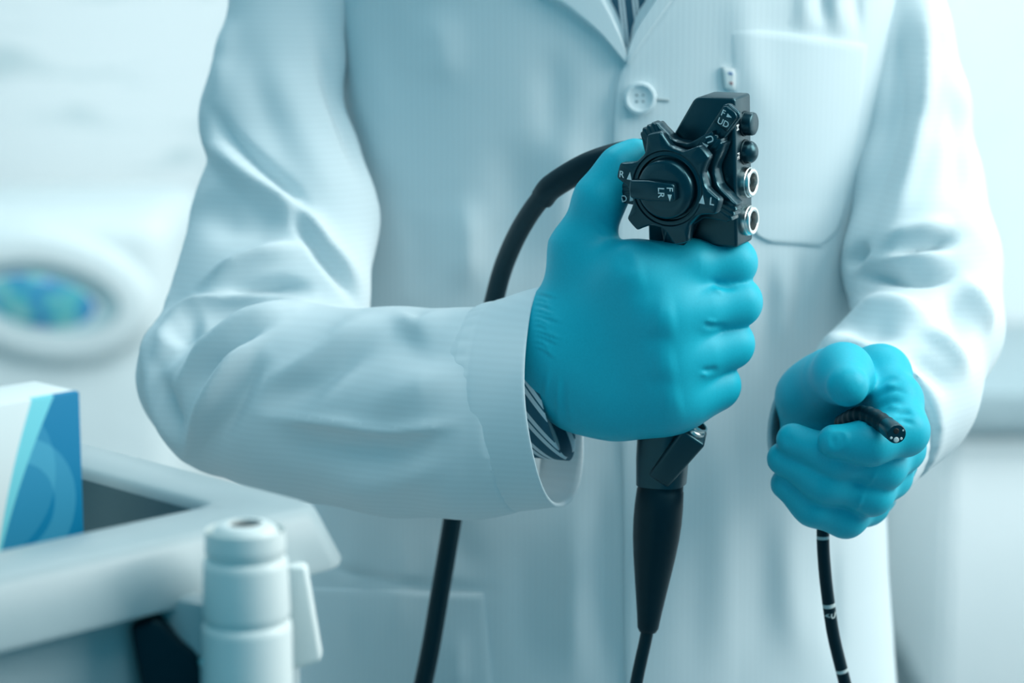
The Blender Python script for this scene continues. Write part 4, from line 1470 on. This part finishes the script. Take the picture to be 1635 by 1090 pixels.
# local axes: X away from the corner along the near face, Y into the box
M4 = np.eye(4)
import mathutils
rotm = mathutils.Matrix(((E2[0], E1[0], 0, bcn[0]), (E2[1], E1[1], 0, bcn[1]), (0, 0, 1, bz), (0, 0, 0, 1)))
car.matrix_world = rotm
if rotm.to_3x3().determinant() < 0:
    car.data.flip_normals()
car['label'] = 'blue and white printed carton standing in the grey cart tray'
car['category'] = 'box'

# ------------------------------------------------------------------ background
# white rounded appliance with an oval window
dc = W(70, 476, 2.40)
ds_ = mpp(dc)
dev = thing('washer_disinfector', 'tall white medical appliance with oval blue-green window, blurred behind the bent elbow', 'medical machine', (dc[0] - 0.02, 2.6, 0.0))
def oval(a, b, rot, y, n=64, cx=0, cy=0, e=2.0):
    th = np.linspace(0, 2 * math.pi, n, endpoint=False)
    x = np.sign(np.cos(th)) * np.abs(np.cos(th)) ** (2 / e) * a; z = np.sign(np.sin(th)) * np.abs(np.sin(th)) ** (2 / e) * b
    c, s_ = math.cos(math.radians(rot)), math.sin(math.radians(rot))
    return np.stack([dc[0] + (cx + x * c - z * s_) * ds_, np.full(n, y), dc[2] + (cy + x * s_ + z * c) * ds_], 1)
def loft_rings(R, cap=True, cap0=False):
    n = len(R[0]); V = np.concatenate(R); Fc = []
    for i in range(len(R) - 1):
        for j in range(n):
            k = (j + 1) % n
            Fc.append((i * n + j, i * n + k, (i + 1) * n + k, (i + 1) * n + j))
    if cap:
        Fc.append(tuple(range((len(R) - 1) * n, len(R) * n)))
    if cap0:
        Fc.append(tuple(range(n))[::-1])
    return V, Fc
y0 = dc[1]
R = [oval(178, 112, -9, y0 + 0.03, e=2.2), oval(172, 106, -9, y0 + 0.008, e=2.1), oval(158, 92, -9, y0 - 0.001), oval(144, 78, -9, y0 - 0.004), oval(134, 68, -9, y0 - 0.003), oval(125, 59, -9, y0 - 0.004), oval(121, 56, -9, y0 + 0.006)]
V, Fc = loft_rings(R, True, True)
M_house = material('pale_appliance_shell', (0.76, 0.81, 0.81), 0.5); add_noise(M_house, 20, (0.74, 0.79, 0.79), (0.78, 0.83, 0.83))
obj('window_surround', V, Fc, M_house, dev, auto=60)
M_bezel = material('grey_bezel', (0.44, 0.60, 0.63), 0.4); add_noise(M_bezel, 30, (0.42, 0.58, 0.61), (0.46, 0.62, 0.65))
R = [oval(121, 56, -9, y0 + 0.006), oval(119, 54, -9, y0 + 0.0), oval(96, 46, -9, y0 + 0.004, cx=-8, cy=-5), oval(90, 42, -9, y0 + 0.012, cx=-8, cy=-6)]
V, Fc = loft_rings(R, True)
obj('bezel', V, Fc, M_bezel, dev, auto=60)
def screen_material():
    m = material('blue_green_window', (0.1, 0.4, 0.6), 0.15, 0, 0.6)
    t, b = nodes(m)
    tc = t.nodes.new('ShaderNodeTexCoord')
    nz = t.nodes.new('ShaderNodeTexNoise'); nz.inputs['Scale'].default_value = 26; nz.inputs['Detail'].default_value = 2
    t.links.new(tc.outputs['Object'], nz.inputs['Vector'])
    r = t.nodes.new('ShaderNodeValToRGB')
    e = r.color_ramp.elements
    e[0].position = 0.30; e[0].color = (0.03, 0.16, 0.42, 1)
    e[1].position = 0.72; e[1].color = (0.45, 0.62, 0.62, 1)
    k = e.new(0.44); k.color = (0.06, 0.28, 0.52, 1)
    k = e.new(0.55); k.color = (0.10, 0.48, 0.50, 1)
    t.links.new(nz.outputs['Fac'], r.inputs['Fac'])
    t.links.new(r.outputs['Color'], b.inputs['Base Color'])
    return m
M_screen = screen_material()
R = [oval(91, 43, -9, y0 + 0.014, cx=-8, cy=-6), oval(88, 41, -9, y0 + 0.004, cx=-8, cy=-6), oval(60, 26, -9, y0 - 0.001, cx=-8, cy=-6), oval(15, 8, -9, y0 - 0.003, cx=-8, cy=-6)]
V, Fc = loft_rings(R, True)
obj('window_glass', V, Fc, M_screen, dev, auto=60)
xr = dc[0] + 200 * ds_; xl = dc[0] - 240 * ds_; zt = dc[2] + 132 * ds_
V, Fc = box(xr - xl, 0.45, zt - 0.05, 0.05, 5)
obj('housing', V + np.array([(xl + xr) / 2, y0 + 0.02 + 0.225, 0.05 + (zt - 0.05) / 2]), Fc, M_house, dev, auto=45)
V, Fc = box(xr - xl - 0.08, 0.36, 0.055)
obj('plinth', V + np.array([(xl + xr) / 2, y0 + 0.24, 0.0275]), Fc, M_bezel, dev, auto=45)

# counter along the back wall on the right
ctop = W(1600, 628, 2.35)[2]
cbot = W(1600, 688, 2.35)[2]
cxl = W(1500, 650, 2.35)[0]
counter = thing('counter', 'white base counter with a grey-blue worktop edge by the bright back wall', 'counter', ((cxl + 2.2) / 2, 2.65, 0))
M_edge = material('grey_blue_laminate', (0.42, 0.52, 0.55), 0.4); add_noise(M_edge, 30, (0.40, 0.50, 0.53), (0.44, 0.54, 0.57))
V, Fc = box(2.2 - cxl, 0.64, ctop - cbot, 0.006, 2)
obj('worktop', V + np.array([(cxl + 2.2) / 2, 2.67, (ctop + cbot) / 2]), Fc, M_edge, counter, auto=40)
V, Fc = box(2.2 - cxl - 0.04, 0.58, cbot - 0.08, 0.004, 2)
obj('cabinet', V + np.array([(cxl + 2.2) / 2, 2.69, 0.08 + (cbot - 0.08) / 2]), Fc, M_wall2, counter, auto=40)
V, Fc = box(2.2 - cxl - 0.10, 0.52, 0.08)
obj('plinth', V + np.array([(cxl + 2.2) / 2, 2.71, 0.04]), Fc, M_edge, counter, auto=40)
nd = 3
dw = (2.2 - cxl - 0.06) / nd
for i in range(nd):
    V, Fc = box(dw - 0.006, 0.018, cbot - 0.12, 0.003, 2)
    dr = obj('cabinet_door', V + np.array([cxl + 0.03 + dw * (i + 0.5), 2.392, 0.10 + (cbot - 0.12) / 2]), Fc, M_wall2, counter, auto=40)
    V, Fc = box(0.12, 0.012, 0.012, 0.003, 2)
    obj('handle', V + np.array([cxl + 0.03 + dw * (i + 0.5), 2.377, cbot - 0.10]), Fc, M_chrome, dr, auto=40)
